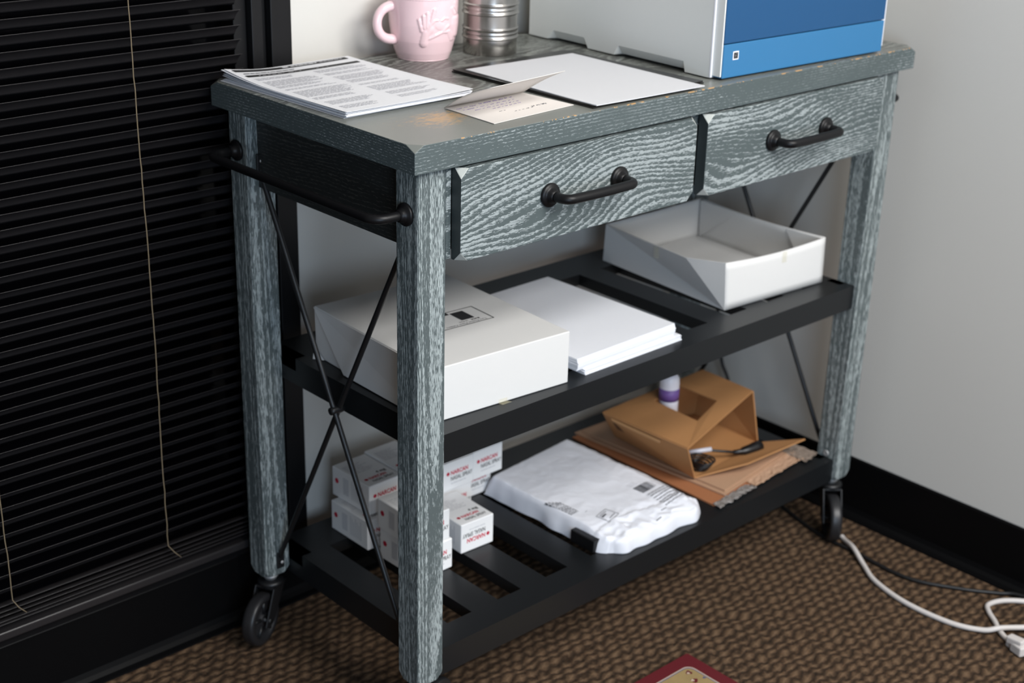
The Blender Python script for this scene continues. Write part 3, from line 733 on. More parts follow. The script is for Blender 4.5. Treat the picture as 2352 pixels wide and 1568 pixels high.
q = MB(); leaf(q, frame((0.3125, 0.0035, Z0+0.0048), (0.2102, -0.0060, 0), (0.0018, 0.279, 0)), 0.2125, 0.2760, 0, 0.0012, (0.0005, 0.0, 0, 0.0))
tag(obj('blank_sheet', q, MT['paper']), 'blank white sheet of paper lying on the black folder', 'paper')

# --- folded card
cd = thing('greeting_card', 'open cream note card with violet handwriting in front of the blank sheet', 'card', (0.22, 0.085, Z0))
Ac, Bc, Cc_, Dc = Vector((0.1547, 0.1300, Z0+0.0008)), Vector((0.1505, 0.0262, Z0+0.0008)), Vector((0.3061, 0.0400, Z0+0.0008)), Vector((0.3000, 0.1345, Z0+0.0008))
q = MB(); q.grid(lambda u, v: (Ac.lerp(Dc, u)).lerp(Bc.lerp(Cc_, u), v), 6, 6, False)
lower = obj('lower_leaf', q, MT['card'], cd, thick=0.0007)
def card_upper(u, v):   # u along the hinge, v from hinge to free edge, folding back over the lower leaf
    Ef, Gf = Vector((0.1484, 0.0293, Z0+0.0465)), Vector((0.2945, 0.0470, Z0+0.0465))
    p = (Ac.lerp(Dc, u)).lerp(Ef.lerp(Gf, u), v); p.z += 0.0045*sin(pi*v)*(0.6+0.4*(1-u))
    return p+Vector((0, 0, 0.0004))
q = MB(); q.grid(card_upper, 8, 10); obj('upper_leaf', q, MT['card'], cd, thick=0.0006)
Mc = frame((0.1530, 0.0262, Z0+0.0013), (0.1556, 0.0138, 0), (-0.005, 0.10, 0))
q = MB(); rr = random.Random(9)
def scribble(mb, M, x0, x1, y, h, seed, r=0.00028):
    rr = random.Random(seed); pts = []; x = x0
    while x < x1:
        if rr.random() < 0.16 and len(pts) > 3:
            mb.tube(pts, r, 5); pts = []; x += 0.0032
        pts.append(M @ Vector((x, y+rr.uniform(-h, h)*(0.5 if rr.random() < .7 else 1), 0.0001))); x += 0.00075
    if len(pts) > 2: mb.tube(pts, r, 5)
scribble(q, Mc, 0.016, 0.055, 0.085, 0.0013, 1); scribble(q, Mc, 0.060, 0.125, 0.0865, 0.0022, 2, 0.0004)
scribble(q, Mc, 0.018, 0.120, 0.075, 0.0013, 3); scribble(q, Mc, 0.030, 0.115, 0.0655, 0.0012, 4); scribble(q, Mc, 0.055, 0.110, 0.056, 0.0012, 5)
obj('handwriting', q, MT['inkviolet'], lower)
q = MB(); scribble(q, Mc, 0.050, 0.062, 0.040, 0.0010, 6); scribble(q, Mc, 0.066, 0.105, 0.0275, 0.0013, 7); scribble(q, Mc, 0.104, 0.134, 0.0310, 0.0030, 8, 0.0004)
obj('signature', q, MT['inkdark'], lower)

# ================================================================== MIDDLE SHELF
# --- closed white carton
bx = thing('carton', 'closed white carton printed with a black square on the left of the middle shelf', 'box', (0.205, 0.196, M1))
zt_ = M1+0.083
Tp = [(0.0720, 0.0535, zt_), (0.3145, 0.0370, zt_), (0.3315, 0.3335, zt_), (0.0885, 0.3475, zt_)]
Bp = [(0.0770, 0.0580, M1+0.0004), (0.3185, 0.0410, M1+0.0004), (0.3350, 0.3370, M1+0.0004), (0.0940, 0.3530, M1+0.0004)]
q = MB(); q.hexa(Bp+Tp); obj('body', q, MT['boxwhite'], bx, bevel=0.0016, seg=3)
# side gusset: folded flap standing slightly off the left wall, diagonal crease
q = MB(); e = Vector((-0.0022, 0, 0)); L_ = lambda a, b_, t: Vector(a).lerp(Vector(b_), t)
P0 = L_(Tp[3], Tp[0], 0.0)+e*0.3; P1 = L_(Bp[3], Bp[0], 0.30)+e*4.0; P2 = L_(Bp[0], Bp[3], 0.02)+e*1.5; P3 = L_(Tp[3], Tp[0], 0.995)+e*0.3
P1.z = M1+0.002; P2.z = M1+0.0015; P0.z -= 0.0015; P3.z -= 0.0015
q.add([P0, P1, P2, P3], [(0, 1, 2, 3)]); obj('side_flap', q, MT['boxwhite'], bx, thick=0.0009)
q = MB(); Pb = Vector(Bp[3]); q.add([Pb+Vector((-0.003, 0.000, 0.016)), Pb+Vector((-0.013, -0.010, 0.001)), Pb+Vector((-0.003, -0.026, 0.001))], [(0, 1, 2)])
obj('corner_flap', q, MT['boxwhite'], bx, thick=0.0008)
Ml = frame((0.2655, 0.1445, zt_+0.0004), (-1, 0.068, 0), (-0.068, -1, 0))      # printed upside down for the camera
q = MB()
def outline(mb, M, x0, y0, x1, y1, t): rects(mb, M, [(x0, y0, x1, y0+t), (x0, y1-t, x1, y1), (x0, y0+t, x0+t, y1-t), (x1-t, y0+t, x1, y1-t)])
outline(q, Ml, 0.0, -0.0565, 0.116, 0.0, 0.0016)
rects(q, Ml, [(0.023, -0.049, 0.046, -0.018), (0.0485, -0.066, 0.070, -0.046)])
q.f = q.f
lb = obj('square_print', q, MT['inkblack'], bx)
q = text_mb([('Two Pocket Paper Folders', 0.0058, 0.010, -0.0075, 'LEFT', 0, 1.15)], Ml); obj('caption_print', q, MT['inkdark'], bx)
q = text_mb([('BLACK', 0.0050, 0.018, -0.0145, 'LEFT', 0.0002), ('25-Pack', 0.0050, 0.039, -0.0145, 'LEFT')], Ml); obj('caption_print', q, MT['inkblack'], bx)
q = MB(); q.add([(0.1905, 0.0500, M1+0.017), (0.2060, 0.0489, M1+0.0165), (0.2063, 0.0484, M1+0.001), (0.2095, 0.0420, M1+0.0008), (0.1925, 0.0425, M1+0.0008), (0.1908, 0.0495, M1+0.001)], [(0, 1, 2, 5), (2, 3, 4, 5)])
obj('tape', q, MT['tape'], bx)

# --- sheets of blank paper
st = thing('paper_stack', 'thick stack of blank white paper on the middle shelf beside the closed carton', 'paper', (0.465, 0.19, M1))
rr = random.Random(4); q = MB(); z = 0.0003
for k in range(8):
    M = fr(0.3570+rr.uniform(-.0012, .0018), 0.0440+rr.uniform(-.0015, .0015)+0.0004*k, M1, R(0.6+rr.uniform(-.15, .15)))
    leaf(q, M, 0.2159, 0.2794, z, 0.0008, (0, 0, 0, 0), 2, 2); z += 0.00095
obj('lower_sheets', q, MT['paperedge'], st)
q = MB()
for k in range(16):
    sk = 0.0055*sin(k/15*pi*0.9)
    M = fr(0.3435-sk*0.2+rr.uniform(-.0004, .0004), 0.0470+rr.uniform(-.0006, .0006)+0.0035-sk, M1, R(1.5+rr.uniform(-.1, .1)))
    leaf(q, M, 0.2200, 0.2794, z, 0.00112, (0, 0, 0, 0), 6, 8); z += 0.00125
obj('upper_sheets', q, MT['paperedge'], st)

# --- open white lid
ldg = thing('box_lid', 'empty open white carton lid on the right end of the middle shelf', 'box lid', (0.855, 0.23, M1))
FLb, FRb, BRb, BLb = Vector((0.7245, 0.0855, M1+0.001)), Vector((0.9655, 0.0685, M1+0.001)), Vector((0.9890, 0.372, M1+0.001)), Vector((0.7470, 0.3880, M1+0.001))
FLt, FRt, BRt, BLt = Vector((0.7165, 0.0850, M1+0.0855)), Vector((0.9630, 0.0690, M1+0.0830)), Vector((0.9930, 0.375, M1+0.0745)), Vector((0.7420, 0.3800, M1+0.0715))
def wallgrid(a, b_, c, d, bow, sag, n=24):   # a,b bottom ; c,d top ; bow outward vector at the middle top
    def fn(u, v):
        p = a.lerp(b_, u).lerp(d.lerp(c, u), v); s = sin(pi*u)
        return p+Vector(bow)*s*v*v-Vector((0, 0, sag))*s*v
    q = MB(); q.grid(fn, n, 6); return q
obj('front_wall', wallgrid(FLb, FRb, FRt, FLt, (0, 0.002, 0), 0.0060), MT['boxwhite'], ldg, thick=0.0013)
obj('right_wall', wallgrid(FRb, BRb, BRt, FRt, (-0.012, 0, 0), 0.001), MT['boxwhite'], ldg, thick=0.0013)
obj('back_wall', wallgrid(BRb, BLb, BLt, BRt, (0, -0.002, 0), 0.0), MT['boxwhite'], ldg, thick=0.0013)
# left wall has a creased corner: front triangle leans in, rest leans out
q = MB(); mid = Vector((0.7050, 0.160, M1+0.0770)); mt2 = Vector((0.7230, 0.270, M1+0.0740))
q.add([FLb, FLt, mid, mt2, BLt, BLb], [(0, 1, 2), (0, 2, 3), (0, 3, 4, 5)]); obj('left_wall', q, MT['boxwhite'], ldg, thick=0.0013)
q = MB(); q.add([v+Vector((0, 0, 0.0004)) for v in (FLb, FRb, BRb, BLb)], [(0, 1, 2, 3)]); obj('base_panel', q, MT['boxwhite'], ldg, thick=0.0012)
# corner gussets folded inside
q = MB(); ins = Vector((-0.006, 0.0, 0)); q.add([FRt+Vector((-0.002, 0.003, -0.003)), FRb+Vector((-0.004, 0.004, 0.002)), L_(FRb, BRb, 0.10)+Vector((-0.005, 0, 0.002)), L_(FRt, BRt, 0.28)+Vector((-0.009, 0, -0.003))], [(0, 1, 2, 3)])
obj('corner_gusset', q, MT['boxwhite'], ldg, thick=0.0008)
q = MB(); q.add([BRt+Vector((-0.004, -0.002, -0.003)), BRb+Vector((-0.003, -0.003, 0.002)), L_(BRb, FRb, 0.02)+Vector((-0.003, 0, 0.002)), L_(BRt, FRt, 0.34)+Vector((-0.0115, 0, -0.002))], [(0, 1, 2, 3)])
obj('corner_gusset', q, MT['boxwhite'], ldg, thick=0.0008)
for (u, wd_) in ((0.56, 0.011),):
    a = FLt.lerp(FRt, u)+Vector((0, -0.0012, -0.0065)); q = MB(); q.add([a, a+Vector((wd_, -0.0008, 0)), a+Vector((wd_+0.0006, 0.0002, -0.020)), a+Vector((0.0002, 0.001, -0.020))], [(0, 1, 2, 3)])
    obj('tape', q, MT['tape'], ldg)
q = MB(); a = Vector((0.7165, 0.243, M1+0.0735)); q.add([a, a+Vector((-0.0002, -0.012, -0.0006)), a+Vector((0.0025, -0.012, -0.022)), a+Vector((0.0025, 0, -0.022))], [(0, 1, 2, 3)]); obj('tape', q, MT['tape'], ldg)

# ================================================================== LOWER SHELF
# --- medicine cartons
BW, BL_, BH = 0.0665, 0.0975, 0.0520
def flower(mb, M, x, y, r):
    for k in range(6):
        a = k*pi/3; cx_, cy_ = x+cos(a)*r*0.62, y+sin(a)*r*0.62; n = 10
        mb.add([M @ Vector((cx_+cos(2*pi*i/n)*r*0.38, cy_+sin(2*pi*i/n)*r*0.38, 0)) for i in range(n)], [tuple(range(n))])
    mb.add([M @ Vector((x+cos(2*pi*i/12)*r*0.5, y+sin(2*pi*i/12)*r*0.5, 0)) for i in range(12)], [tuple(range(12))])
def medicine_box(flip, seed):
    root = thing('medicine_carton', None, None, (0, 0, 0))
    rr = random.Random(seed)
    body = MB(); b_ = BW/2; l_ = BL_/2
    body.box((-b_, -l_, 0.0002), (b_, l_, BH)); obj('body', body, MT['medbox'], root, local=True, bevel=0.0018, seg=3)
    Mf = frame((-b_, -l_-0.00025, 0), (1, 0, 0), (0, 0, 1))                     # front face
    if flip: Mf = Mf @ Matrix.Translation((BW, BH, 0)) @ Matrix.Rotation(pi, 4, 'Z')
    Mt_ = frame((-b_, -l_, BH+0.00025), (1, 0, 0), (0, 1, 0))                    # top
    Ms = frame((-b_-0.00025, l_, 0), (0, -1, 0), (0, 0, 1))                      # left side
    def face(nm, mb, mat, lab=None):
        o = obj(nm, mb, MT[mat], root, local=True)
        if lab: o['label'] = lab
    q = text_mb([('NARCAN', 0.0105, 0.0170, 0.0285, 'LEFT', 0.0003, 0.86)], Mf); flower(q, Mf, 0.0115, 0.0320, 0.0036); face('front_lettering', q, 'inkred', 'red lettering and flower mark')
    q = text_mb([('NASAL SPRAY', 0.0105, 0.0170, 0.0180, 'LEFT', 0.0001, 0.72)], Mf); face('front_lettering', q, 'inkblack', 'black lettering')
    q = MB(); textlines(q, Mf, 0.018, 0.05, 0.012, 0.0012, rr); face('front_print', q, 'inkgray')
    q = text_mb([('NARCAN', 0.0095, 0.0170, 0.0185, 'LEFT', 0.0003, 0.86)], Mt_); flower(q, Mt_, 0.0115, 0.0215, 0.0036); face('top_lettering', q, 'inkred', 'red lettering and flower mark')
    q = text_mb([('NASAL SPRAY', 0.0095, 0.0170, 0.0085, 'LEFT', 0.0001, 0.72), ('4 mg', 0.0090, 0.040, 0.030, 'LEFT', 0.0003)], Mt_); face('top_lettering', q, 'inkblack', 'black lettering')
    q = MB()
    for i in range(8): textlines(q, Mt_, 0.006, 0.006+0.045*rr.uniform(0.6, 1), 0.048+i*0.0042, 0.0012, rr)
    face('top_print', q, 'inkgray')
    q = MB(); flower(q, Ms, 0.0130, 0.0300, 0.0050); face('side_flower', q, 'inkred')
    q = MB()
    for i in range(9): rects(q, Ms, [(0.030+i*0.0016, 0.012, 0.0308+i*0.0016, 0.042)])
    for i in range(7): rects(q, Ms, [(0.052+i*0.0045, 0.010, 0.0532+i*0.0045, 0.044-0.004*(i % 3))])
    face('side_print', q, 'inkgray')
    return root
pA = medicine_box(False, 1); pF = medicine_box(True, 2)
def put(o, x, y, lvl, rz, label):
    o.location = (x+BW/2, y+BL_/2, L1+lvl*(BH+0.0006)); o.rotation_euler = (0, 0, R(rz))
    tag(o, label, 'medicine box', 'white medicine cartons on the lower shelf')
used = [False]
def up_(): 
    if not used[0]: used[0] = True; return pA
    return copy_tree(pA)
put(pF, 0.2600, 0.2030, 0, -2, 'white nasal spray carton with upside-down lettering, alone at the right front of the pile')
for (x, y, lv, rz, lab) in (
    (0.1560, 0.1840, 0, 1, 'white nasal spray carton at the bottom front, behind the front left leg'),
    (0.1535, 0.1870, 1, -1, 'white nasal spray carton atop the front one, behind the front left leg'),
    (0.1515, 0.3080, 0, 0, 'leftmost bottom white nasal spray carton at the back, near the black window frame'),
    (0.1650, 0.3220, 1, 1, 'leftmost upper white nasal spray carton at the back of the pile'),
    (0.2340, 0.3150, 0, 0, 'white nasal spray carton in the bottom back row, second from the left'),
    (0.2355, 0.3300, 1, 0, 'white nasal spray carton in the upper back row, second from the left'),
    (0.3035, 0.3080, 0, 0, 'white nasal spray carton in the bottom back row, third from the left'),
    (0.3030, 0.3040, 1, 0, 'white nasal spray carton in the upper back row, third from the left'),
    (0.3745, 0.3390, 0, 0, 'rightmost white nasal spray carton of the bottom back row, beside the white mailer'),
    (0.3705, 0.3070, 1, 1, 'rightmost white nasal spray carton of the upper back row, near the white mailer')):
    put(up_(), x, y, lv, rz, lab)

# --- plastic mailer
ml = thing('mailer', 'crumpled white plastic mailer bag with a barcode on the lower shelf', 'parcel', (0.545, 0.19, L1), R(0))
Q00, Q10, Q11, Q01 = Vector((0.4310, 0.0330, 0)), Vector((0.6760, 0.0350, 0)), Vector((0.6650, 0.3600, 0)), Vector((0.4215, 0.3330, 0))
def mz(u, v):
    eu = min(u, 1-u); ev = min(v, 1-v)
    side_ = min(1, (u/0.035)**0.6) if u < 0.035 else 1
    rs = min(1, 0.25+0.75*((1-u)/0.16)**0.8) if u < 0.985 else 0.25*((1-u)/0.015)**0.5+0.001; fs_ = min(1, 0.55+0.45*min(1, v/0.20)**0.8) if v < 0.2 else 1; bs = min(1, ((1-v)/0.04)**0.5)
    fe = min(1, (v/0.015)**0.5)
    h = 0.036*side_*rs*fs_*bs*fe*(0.93+0.07*v)
    p = Vector((u*2.6, v*3.6, 3.3)); r1 = abs(noise.noise(p*2.2))*2; r2 = abs(noise.noise(p*5.5+Vector((9, 2, 1))))*2
    amp = 0.0010+0.0070*max(0, 1-v/0.24)+0.0030*max(0, 1-(1-u)/0.2)
    h += amp*((1-r1)*0.8+(1-r2)*0.45-0.6)*min(1, eu/0.03)*min(1, ev/0.03)
    if v < 0.22: h += 0.0025*(1 if v < 0.155+0.02*sin(u*7) else 0)*min(1, eu/0.05)   # the folded-over closing flap
    return max(0.0008, h)
def mxy(u, v):
    p = Q00.lerp(Q10, u).lerp(Q01.lerp(Q11, u), v)
    w = 0.003*noise.noise(Vector((u*6, v*7, 1.7)))
    for cu, cv in ((1, 0), (0, 0)):                                       # rounded front corners of the bag
        d_ = max(0, 1-math.hypot((u-cu)*0.75, v-cv)/0.16)
        p += Vector(((0.5-cu)*0.034, (0.5-cv)*0.030, 0))*d_*d_
    return p.x+w*(1 if u in (0, 1) else 0.5)+0.004*noise.noise(Vector((v*9, 0.3, u)))*(1 if (u < .02 or u > .98) else 0), p.y+0.006*noise.noise(Vector((u*7, 0.2, 4)))*(1 if v < .05 else 0)
nu, nv = 90, 110
us = [0.5-0.5*cos(pi*i/nu) if False else i/nu for i in range(nu+1)]; q = MB()
def us_(t): return t if 0.1 < t < 0.9 else t
vs = []; fs = []
for j in range(nv+1):
    for i in range(nu+1):
        u, v = i/nu, j/nv; u = u*0.92+0.08*(3*u*u-2*u*u*u); v = v*0.92+0.08*(3*v*v-2*v*v*v)
        x, y = mxy(u, v); vs.append((x, y, L1+mz(u, v)))
nn = len(vs); vs += [(x, y, L1+0.0004) for x, y, z in vs]
for j in range(nv):
    for i in range(nu):
        a = j*(nu+1)+i; fs.append((a, a+1, a+nu+2, a+nu+1)); fs.append((nn+a, nn+a+nu+1, nn+a+nu+2, nn+a+1))
ring = [i for i in range(nu+1)]+[j*(nu+1)+nu for j in range(1, nv+1)]+[nv*(nu+1)+i for i in range(nu-1, -1, -1)]+[j*(nu+1) for j in range(nv-1, 0, -1)]
for k in range(len(ring)):
    a, b_ = ring[k], ring[(k+1) % len(ring)]; fs.append((a, nn+a, nn+b_, b_))
q.add(vs, fs, True); obj('bag', q, MT['mailer'], ml)
def on_bag(mb0, lift=0.0006):
    out = MB()
    for v in mb0.v:
        x, y = v[0], v[1]; vv = (y-0.034)/(0.3265); uu = (x-(0.431+(0.4215-0.431)*vv))/(0.245-0.0015*vv)
        out.v.append((x, y, L1+mz(min(.97, max(.03, uu)), min(.97, max(.03, vv)))+lift))
    out.f = mb0.f; out.sm = mb0.sm; return out
Mm = frame((0.576, 0.108, 0), (0.31, 0.26, 0), (-0.26, 0.31, 0))     # slanted print block
Mm = frame((0.5850, 0.114, 0), (1, 0.10, 0), (0, 1, 0))
q = MB(); rr = random.Random(5); y = 0.0
for i in range(15):
    w = rr.choice((0.0008, 0.0013, 0.0020)); rects(q, frame((0.5785, 0.111, 0), (0.0224, 0.0299, 0), (1, -0.6, 0)) if False else Mm, [(0.001+i*0.0026, 0.001, 0.001+i*0.0026+w, 0.0235)])
obj('barcode', on_bag(q), MT['inkdark'], ml)
q = MB()
for i in range(7): textlines(q, Mm, 0.000, 0.060-0.004*(i % 3), -0.010-i*0.0062, 0.0019, rr)
obj('address_print', on_bag(q, 0.0016), MT['inkdark'], ml)
q = MB()
for i in range(3): textlines(q, Mm, 0.000, 0.020, 0.029+i*0.004, 0.0012, rr)
obj('number_print', on_bag(q), MT['inkgray'], ml)
q = MB(); Mk = frame((0.472, 0.084, 0), (1, 0.25, 0), (-0.1, 1, 0)); outline(q, Mk, 0, 0, 0.031, 0.026, 0.0009); textlines(q, Mk, 0.004, 0.024, 0.020, 0.0015, rr); textlines(q, Mk, 0.004, 0.015, 0.014, 0.004, rr); textlines(q, Mk, 0.010, 0.026, 0.005, 0.0015, rr)
obj('logo_print', on_bag(q, 0.0018), MT['inkdark'], ml)
q = MB(); Mk2 = frame((0.4330, 0.196, 0), (0.1, -1, 0), (1, 0.1, 0))
for i in range(5): textlines(q, Mk2, 0.004*i, 0.058, 0.0+i*0.0042, 0.0019, rr)
rects(q, Mk2, [(0.066, -0.004, 0.0668, 0.030)]); obj('side_print', on_bag(q), MT['inkdark'], ml)
q = MB()
for (a, b_) in (((0.5705, 0.0600), (0.5850, 0.0615)), ((0.5440, 0.0460), (0.5580, 0.0480))):
    a = Vector((*a, 0)); b_ = Vector((*b_, 0)); q = MB(); q.add([a, b_, b_+Vector((0, 0.0012, 0)), a+Vector((0, 0.0012, 0))], [(0, 1, 2, 3)])
    obj('staple', on_bag(q, 0.0012), MT['inkblack'], ml)
obj('black_corner', MB().box((0.4215, 0.0700, L1+0.0005), (0.4400, 0.1220, L1+0.0225)), MT['black'], ml, bevel=0.001)

# --- flattened boards, wrapping
def board(name, label, P, z, t, mat, cat='cardboard', curl=0.0):
    o = MB()
    def fn(u, v):
        p = Vector(P[0]).lerp(Vector(P[1]), u).lerp(Vector(P[3]).lerp(Vector(P[2]), u), v); return Vector((p.x, p.y, z+curl*u*(1-v)**2))
    o.grid(fn, 10, 10, False); ob = obj(name, o, mat, None, thick=t); return tag(ob, label, cat)
board('cardboard_sheet', 'flat reddish brown cardboard sheet, the lowest under the brown gift carton', [(0.6920, 0.0470), (0.9000, 0.0640), (0.9350, 0.3800), (0.6900, 0.3900)], L1+0.0020, 0.003, MT['kraftdark'])
board('cardboard_sheet', 'flat tan cardboard sheet lying on the darker one under the brown carton', [(0.7290, 0.0560), (0.9380, 0.0830), (0.9400, 0.3900), (0.7020, 0.3960)], L1+0.0055, 0.003, MT['kraft2'], curl=0.002)
board('cardboard_sheet', 'thin tan cardboard sheet, topmost below the brown carton', [(0.7370, 0.0620), (0.9330, 0.0880), (0.9380, 0.3800), (0.7120, 0.3880)], L1+0.0090, 0.0028, MT['kraft2'], curl=0.0008)
def crumple(P, z, amp, seed, nu=40, nv=16):
    o = MB()
    def fn(u, v):
        p = Vector(P[0]).lerp(Vector(P[1]), u).lerp(Vector(P[3]).lerp(Vector(P[2]), u), v)
        n1 = abs(noise.noise(Vector((u*9+seed, v*4, seed)))); n2 = noise.noise(Vector((u*20, v*8+seed, 2)))
        ed = 0.0045*noise.noise(Vector((u*11, seed, v)))
        return Vector((p.x, p.y+ed*(1-v), z+amp*(1-2*n1)*0.5+amp*0.3*n2+amp*0.35))
    o.grid(fn, nu, nv, False); return o
kp = tag(obj('wrapping_paper', crumple([(0.800, 0.0440), (0.9560, 0.0560), (0.9700, 0.115), (0.800, 0.080)], L1+0.0025, 0.0032, 3.1), MT['wrap'], None, thick=0.0006), 'crumpled tan kraft wrapping peeking out below the stacked cardboard sheets', 'wrapping paper')
gp = tag(obj('padding_paper', crumple([(0.9420, 0.0430), (0.9880, 0.0520), (0.9850, 0.112), (0.9420, 0.105)], L1+0.0030, 0.0042, 5.7), MT['graywrap'], None, thick=0.0006), 'grayish padded paper end beside the front right cart leg', 'wrapping paper')
bw = tag(obj('bubble_wrap', crumple([(0.6900, 0.0330), (0.7980, 0.0400), (0.7900, 0.060), (0.6920, 0.050)], L1+0.0025, 0.0035, 8.3), MT['bubble'], None, thick=0.001), 'strip of clear bubble wrap under the front edge of the cardboard', 'bubble wrap')

# --- brown gift carton with a window cut in its top
kb = thing('cardboard_carton', 'brown cardboard carton with a square hole in its top and an open front end', 'box', (0.82, 0.22, L1+0.0105))
zf_ = L1+0.0125
A_, D1, Bk, F_ = Vector((0.7285, 0.1235, zf_)), Vector((0.9250, 0.1410, zf_)), Vector((0.9300, 0.3000, zf_)), Vector((0.7420, 0.3300, zf_))
B_, C_, P1_, E_ = Vector((0.6762, 0.1008, 0.2523)), Vector((0.9140, 0.1543, 0.2725)), Vector((0.9320, 0.2900, 0.2640)), Vector((0.6690, 0.2960, 0.2520))
H1, H2, H3, H4 = Vector((0.8450, 0.2800, 0.2620)), Vector((0.8410, 0.1770, 0.2655)), Vector((0.7630, 0.1555, 0.2570)), Vector((0.7640, 0.2600, 0.2585))
q = MB(); q.add([B_, C_, P1_, E_, H3, H2, H1, H4], [(0, 1, 5, 4), (1, 2, 6, 5), (2, 3, 7, 6), (3, 0, 4, 7)]); obj('top_panel', q, MT['kraft'], kb, thick=0.0028)
q = MB(); q.add([A_, D1, Bk, F_], [(0, 1, 2, 3)]); obj('base_panel', q, MT['kraft'], kb, thick=0.0025)
q = MB(); q.add([A_, F_, E_, B_], [(0, 1, 2, 3)]); obj('left_panel', q, MT['kraft'], kb, thick=0.0028)
q = MB(); q.add([D1, Bk, P1_, C_], [(0, 1, 2, 3)]); obj('right_panel', q, MT['kraft'], kb, thick=0.0028)
q = MB(); q.add([Bk, F_, E_, P1_], [(0, 1, 2, 3)]); obj('back_panel', q, MT['kraft'], kb, thick=0.0028)
q = MB(); q.add([A_, Vector((0.8138, 0.0755, L1+0.031)), Vector((0.9676, 0.0676, L1+0.034)), D1], [(0, 1, 2, 3)]); obj('front_flap', q, MT['kraft'], kb, thick=0.0026)
def onwall(u, t, off=0.003):   # u back->front, t down from the top
    top_ = E_.lerp(B_, u); bot = F_.lerp(A_, u); p = top_.lerp(bot, t); return p+Vector((-0.9, 0, -0.35))*off
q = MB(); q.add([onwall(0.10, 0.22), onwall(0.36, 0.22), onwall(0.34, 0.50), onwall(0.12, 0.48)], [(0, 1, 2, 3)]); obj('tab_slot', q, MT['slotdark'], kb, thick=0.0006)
q = MB(); q.add([onwall(0.12, 0.04, 0.0045), onwall(0.70, 0.08, 0.0045), onwall(0.68, 0.17, 0.0045), onwall(0.13, 0.13, 0.0045)], [(0, 1, 2, 3)]); obj('closing_tab', q, MT['krafttab'], kb, thick=0.002)

bo = thing('bottle', 'white bottle with purple label standing inside the brown carton', 'bottle', (0.7920, 0.2500, zf_+0.0014))
cb = (0.7920, 0.2500, zf_+0.0016)
obj('body', MB().lathe([(0, 0), (0.0165, 0), (0.0180, 0.002), (0.0180, 0.122), (0.0170, 0.130), (0.0130, 0.136), (0, 0.136)], cb, 40), MT['bottlewhite'], bo)
obj('label_band', MB().lathe([(0.0181, 0.088), (0.0184, 0.088), (0.0184, 0.111), (0.0181, 0.111)], cb, 40), MT['purple'], bo)
obj('cap', MB().lathe([(0, 0.1362), (0.0115, 0.1362), (0.0115, 0.152), (0.010, 0.154), (0, 0.154)], cb, 32), MT['bottlewhite'], bo)

# --- black cable lying in the carton mouth
ca = thing('power_cable', 'coiled black power cable with a plug in the mouth of the brown carton', 'cable', (0.80, 0.14, zf_+0.003))
q = MB(); zc = zf_+0.0052
for k in range(5):
    pts = []
    for i in range(26):
        a = 2*pi*i/25; ra = 0.0125+0.0018*k; pts.append((0.7570+ra*cos(a)+0.0012*k, 0.1410+(ra+0.003)*sin(a)-0.0012*k, zc-0.001+0.0042*k+0.0012*sin(a*2+k)))
    q.tube(pts, 0.0018, 8)
obj('coil', q, MT['black'], ca)
q = MB().tube([(0.7700, 0.1630, zc+0.012), (0.785, 0.158, zc+0.0155), (0.800, 0.1480, zc+0.016), (0.8170, 0.1340, zc+0.014), (0.835, 0.1260, zc+0.010), (0.852, 0.1225, zc+0.006)], 0.0025, 10); obj('cord', q, MT['black'], ca)
q = MB().tube([(0.7650, 0.1700, zc+0.0150), (0.7990, 0.1480, zc+0.0190)], 0.0042, 12); tie = obj('cable_tie', q, MT['tiegray'], ca)
q = MB().tube([(0.8350, 0.1260, zc+0.010), (0.852, 0.1225, zc+0.007), (0.858, 0.121, zc+0.0062), (0.872, 0.1185, zc+0.0062), (0.885, 0.1165, zc+0.0070), (0.897, 0.1150, zc+0.0075)], [0.0036, 0.0048, 0.0082, 0.0092, 0.0106, 0.0106], 14); obj('plug', q, MT['black'], ca)

# ================================================================== FLOOR THINGS
def smooth_path(pts, n=10):
    P = [Vector(p) for p in pts]; P = [P[0]*2-P[1]]+P+[P[-1]*2-P[-2]]; out = []
    for i in range(1, len(P)-2):
        for k in range(n):
            t = k/n; a, b_, c, d = P[i-1], P[i], P[i+1], P[i+2]
            out.append(0.5*((2*b_)+(-a+c)*t+(2*a-5*b_+4*c-d)*t*t+(-a+3*b_-3*c+d)*t*t*t))
    out.append(P[-2]); return out
wc = thing('white_cord', 'white power cord looping over the carpet near the right wall', 'cord', (0.95, -0.25, 0))
h = 0.0050
path = [(1.0120, -0.0060, h), (1.0050, -0.0180, h), (0.9815, -0.0530, h+0.0078), (0.9550, -0.0950, h+0.001), (0.9266, -0.1395, h), (0.9074, -0.2152, h), (0.9118, -0.2980, h), (0.9320, -0.3480, h+0.002), (0.952, -0.3690, h+0.008), (0.988, -0.3931, h+0.006), (1.020, -0.405, h), (1.055, -0.395, h), (1.078, -0.365, h), (1.0680, -0.3430, h), (1.0415, -0.3195, h), (1.0120, -0.3110, h), (0.9931, -0.3232, h), (0.974, -0.346, h), (0.9565, -0.3640, h), (0.9430, -0.3850, h), (0.9390, -0.3960, h+0.002)]
obj('cord', MB().tube(smooth_path(path), 0.0045, 12), MT['whitecord'], wc)
q = MB(); Mp = frame((0.9385, -0.3950, 0.0085), (-0.35, -0.94, 0.05), (0.94, -0.35, 0))
q.box((0, -0.0105, -0.008), (0.014, 0.0105, 0.008), Mp); q.box((0.014, -0.0135, -0.0085), (0.040, 0.0135, 0.0085), Mp)
obj('plug', q, MT['whitecord'], wc, bevel=0.003, seg=3)
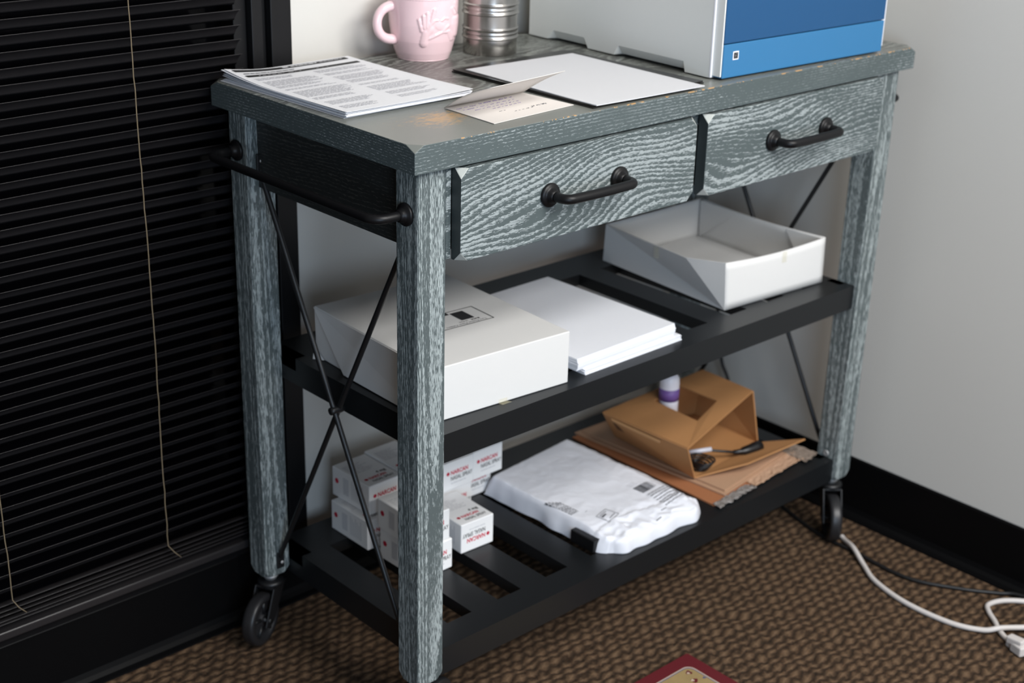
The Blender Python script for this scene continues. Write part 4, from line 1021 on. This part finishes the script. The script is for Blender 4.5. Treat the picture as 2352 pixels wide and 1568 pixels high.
q = MB(); Mp2 = frame((0.9290, -0.3960, 0.0150), (-0.10, -0.94, 0.1), (0.94, -0.10, 0)); q.box((0, -0.008, -0.004), (0.030, 0.008, 0.009), Mp2); obj('plug', q, MT['whitecord'], wc, bevel=0.003, seg=3)
bc = thing('black_cord', 'thin black cord running from behind the cart over the carpet to the right wall', 'cord', (1.0, 0.0, 0))
h = 0.0038
path = [(0.965, 0.4375, 0.965), (0.978, 0.466, 0.945), (1.005, 0.4765, 0.900), (1.035, 0.4765, 0.80), (1.072, 0.440, 0.55), (1.0735, 0.380, 0.3302), (1.0735, 0.360, 0.2281), (1.0735, 0.337, 0.185), (1.068, 0.300, 0.09), (1.055, 0.255, 0.02), (1.040, 0.20, h), (1.018, 0.1335, h), (0.9876, 0.0284, h), (0.9848, -0.0518, h), (0.9808, -0.1662, h), (1.0206, -0.2468, h), (1.060, -0.300, h), (1.0770, -0.3300, h+0.004), (1.082, -0.40, h+0.008), (1.086, -0.62, h+0.010)]
path = [(min(x, 1.0745) if 0.02 < z < 0.2 else x, y, z) for x, y, z in path]
obj('cord', MB().tube(smooth_path(path), 0.0035, 10), MT['blackcord'], bc)
rg = thing('floor_mat', 'crimson bordered floor mat with a patterned ochre centre on the carpet', 'mat', (0.36, -0.20, 0))
def rrect(x0, y0, x1, y1, r, z, n=8):
    pts = []
    for cx_, cy_, a0 in ((x1-r, y1-r, 0), (x0+r, y1-r, pi/2), (x0+r, y0+r, pi), (x1-r, y0+r, 3*pi/2)):
        for i in range(n+1): a = a0+pi/2*i/n; pts.append((cx_+r*cos(a), cy_+r*sin(a), z))
    return pts
X0, X1, Y0, Y1 = 0.190, 0.5065, -0.330, -0.0695
q = MB().prism(rrect(X0, Y0, X1, Y1, 0.003, 0.0003), (0, 0, 0.0045)); obj('border', q, MT['red'], rg, bevel=0.001)
q = MB().prism(rrect(X0+0.024, Y0+0.024, X1-0.024, Y1-0.024, 0.014, 0.0046), (0, 0, 0.0007)); obj('cream_edge', q, MT['matcream'], rg)
q = MB().prism(rrect(X0+0.0262, Y0+0.0262, X1-0.0262, Y1-0.0262, 0.013, 0.0050), (0, 0, 0.0006)); obj('blue_line', q, MT['matblue'], rg)
q = MB().prism(rrect(X0+0.0282, Y0+0.0282, X1-0.0282, Y1-0.0282, 0.012, 0.0054), (0, 0, 0.0005)); obj('centre', q, MT['ochre'], rg)
rr = random.Random(21)
for nm, mt_, cnt, rmin, rmax in (('red_motif', 'red', 26, 0.004, 0.008), ('blue_motif', 'matblue', 18, 0.003, 0.006), ('cream_motif', 'matcream', 26, 0.003, 0.006)):
    q = MB()
    for k in range(cnt):
        cx_, cy_ = rr.uniform(X0+0.045, X1-0.042), rr.uniform(Y0+0.045, Y1-0.040); r = rr.uniform(rmin, rmax); n = 9
        if k == 0: cx_, cy_ = {'red_motif': (0.4660, -0.1080), 'blue_motif': (0.4745, -0.1330), 'cream_motif': (0.4640, -0.1090)}[nm]
        zz = {'red_motif': 0.0060, 'blue_motif': 0.0061, 'cream_motif': 0.0063}[nm]
        q.add([(cx_+r*(0.6+0.4*((i*7+k) % 3)/2)*cos(2*pi*i/n), cy_+r*(0.6+0.4*((i*5+k) % 3)/2)*sin(2*pi*i/n), zz) for i in range(n)], [tuple(range(n))])
    obj(nm, q, MT[mt_], rg)
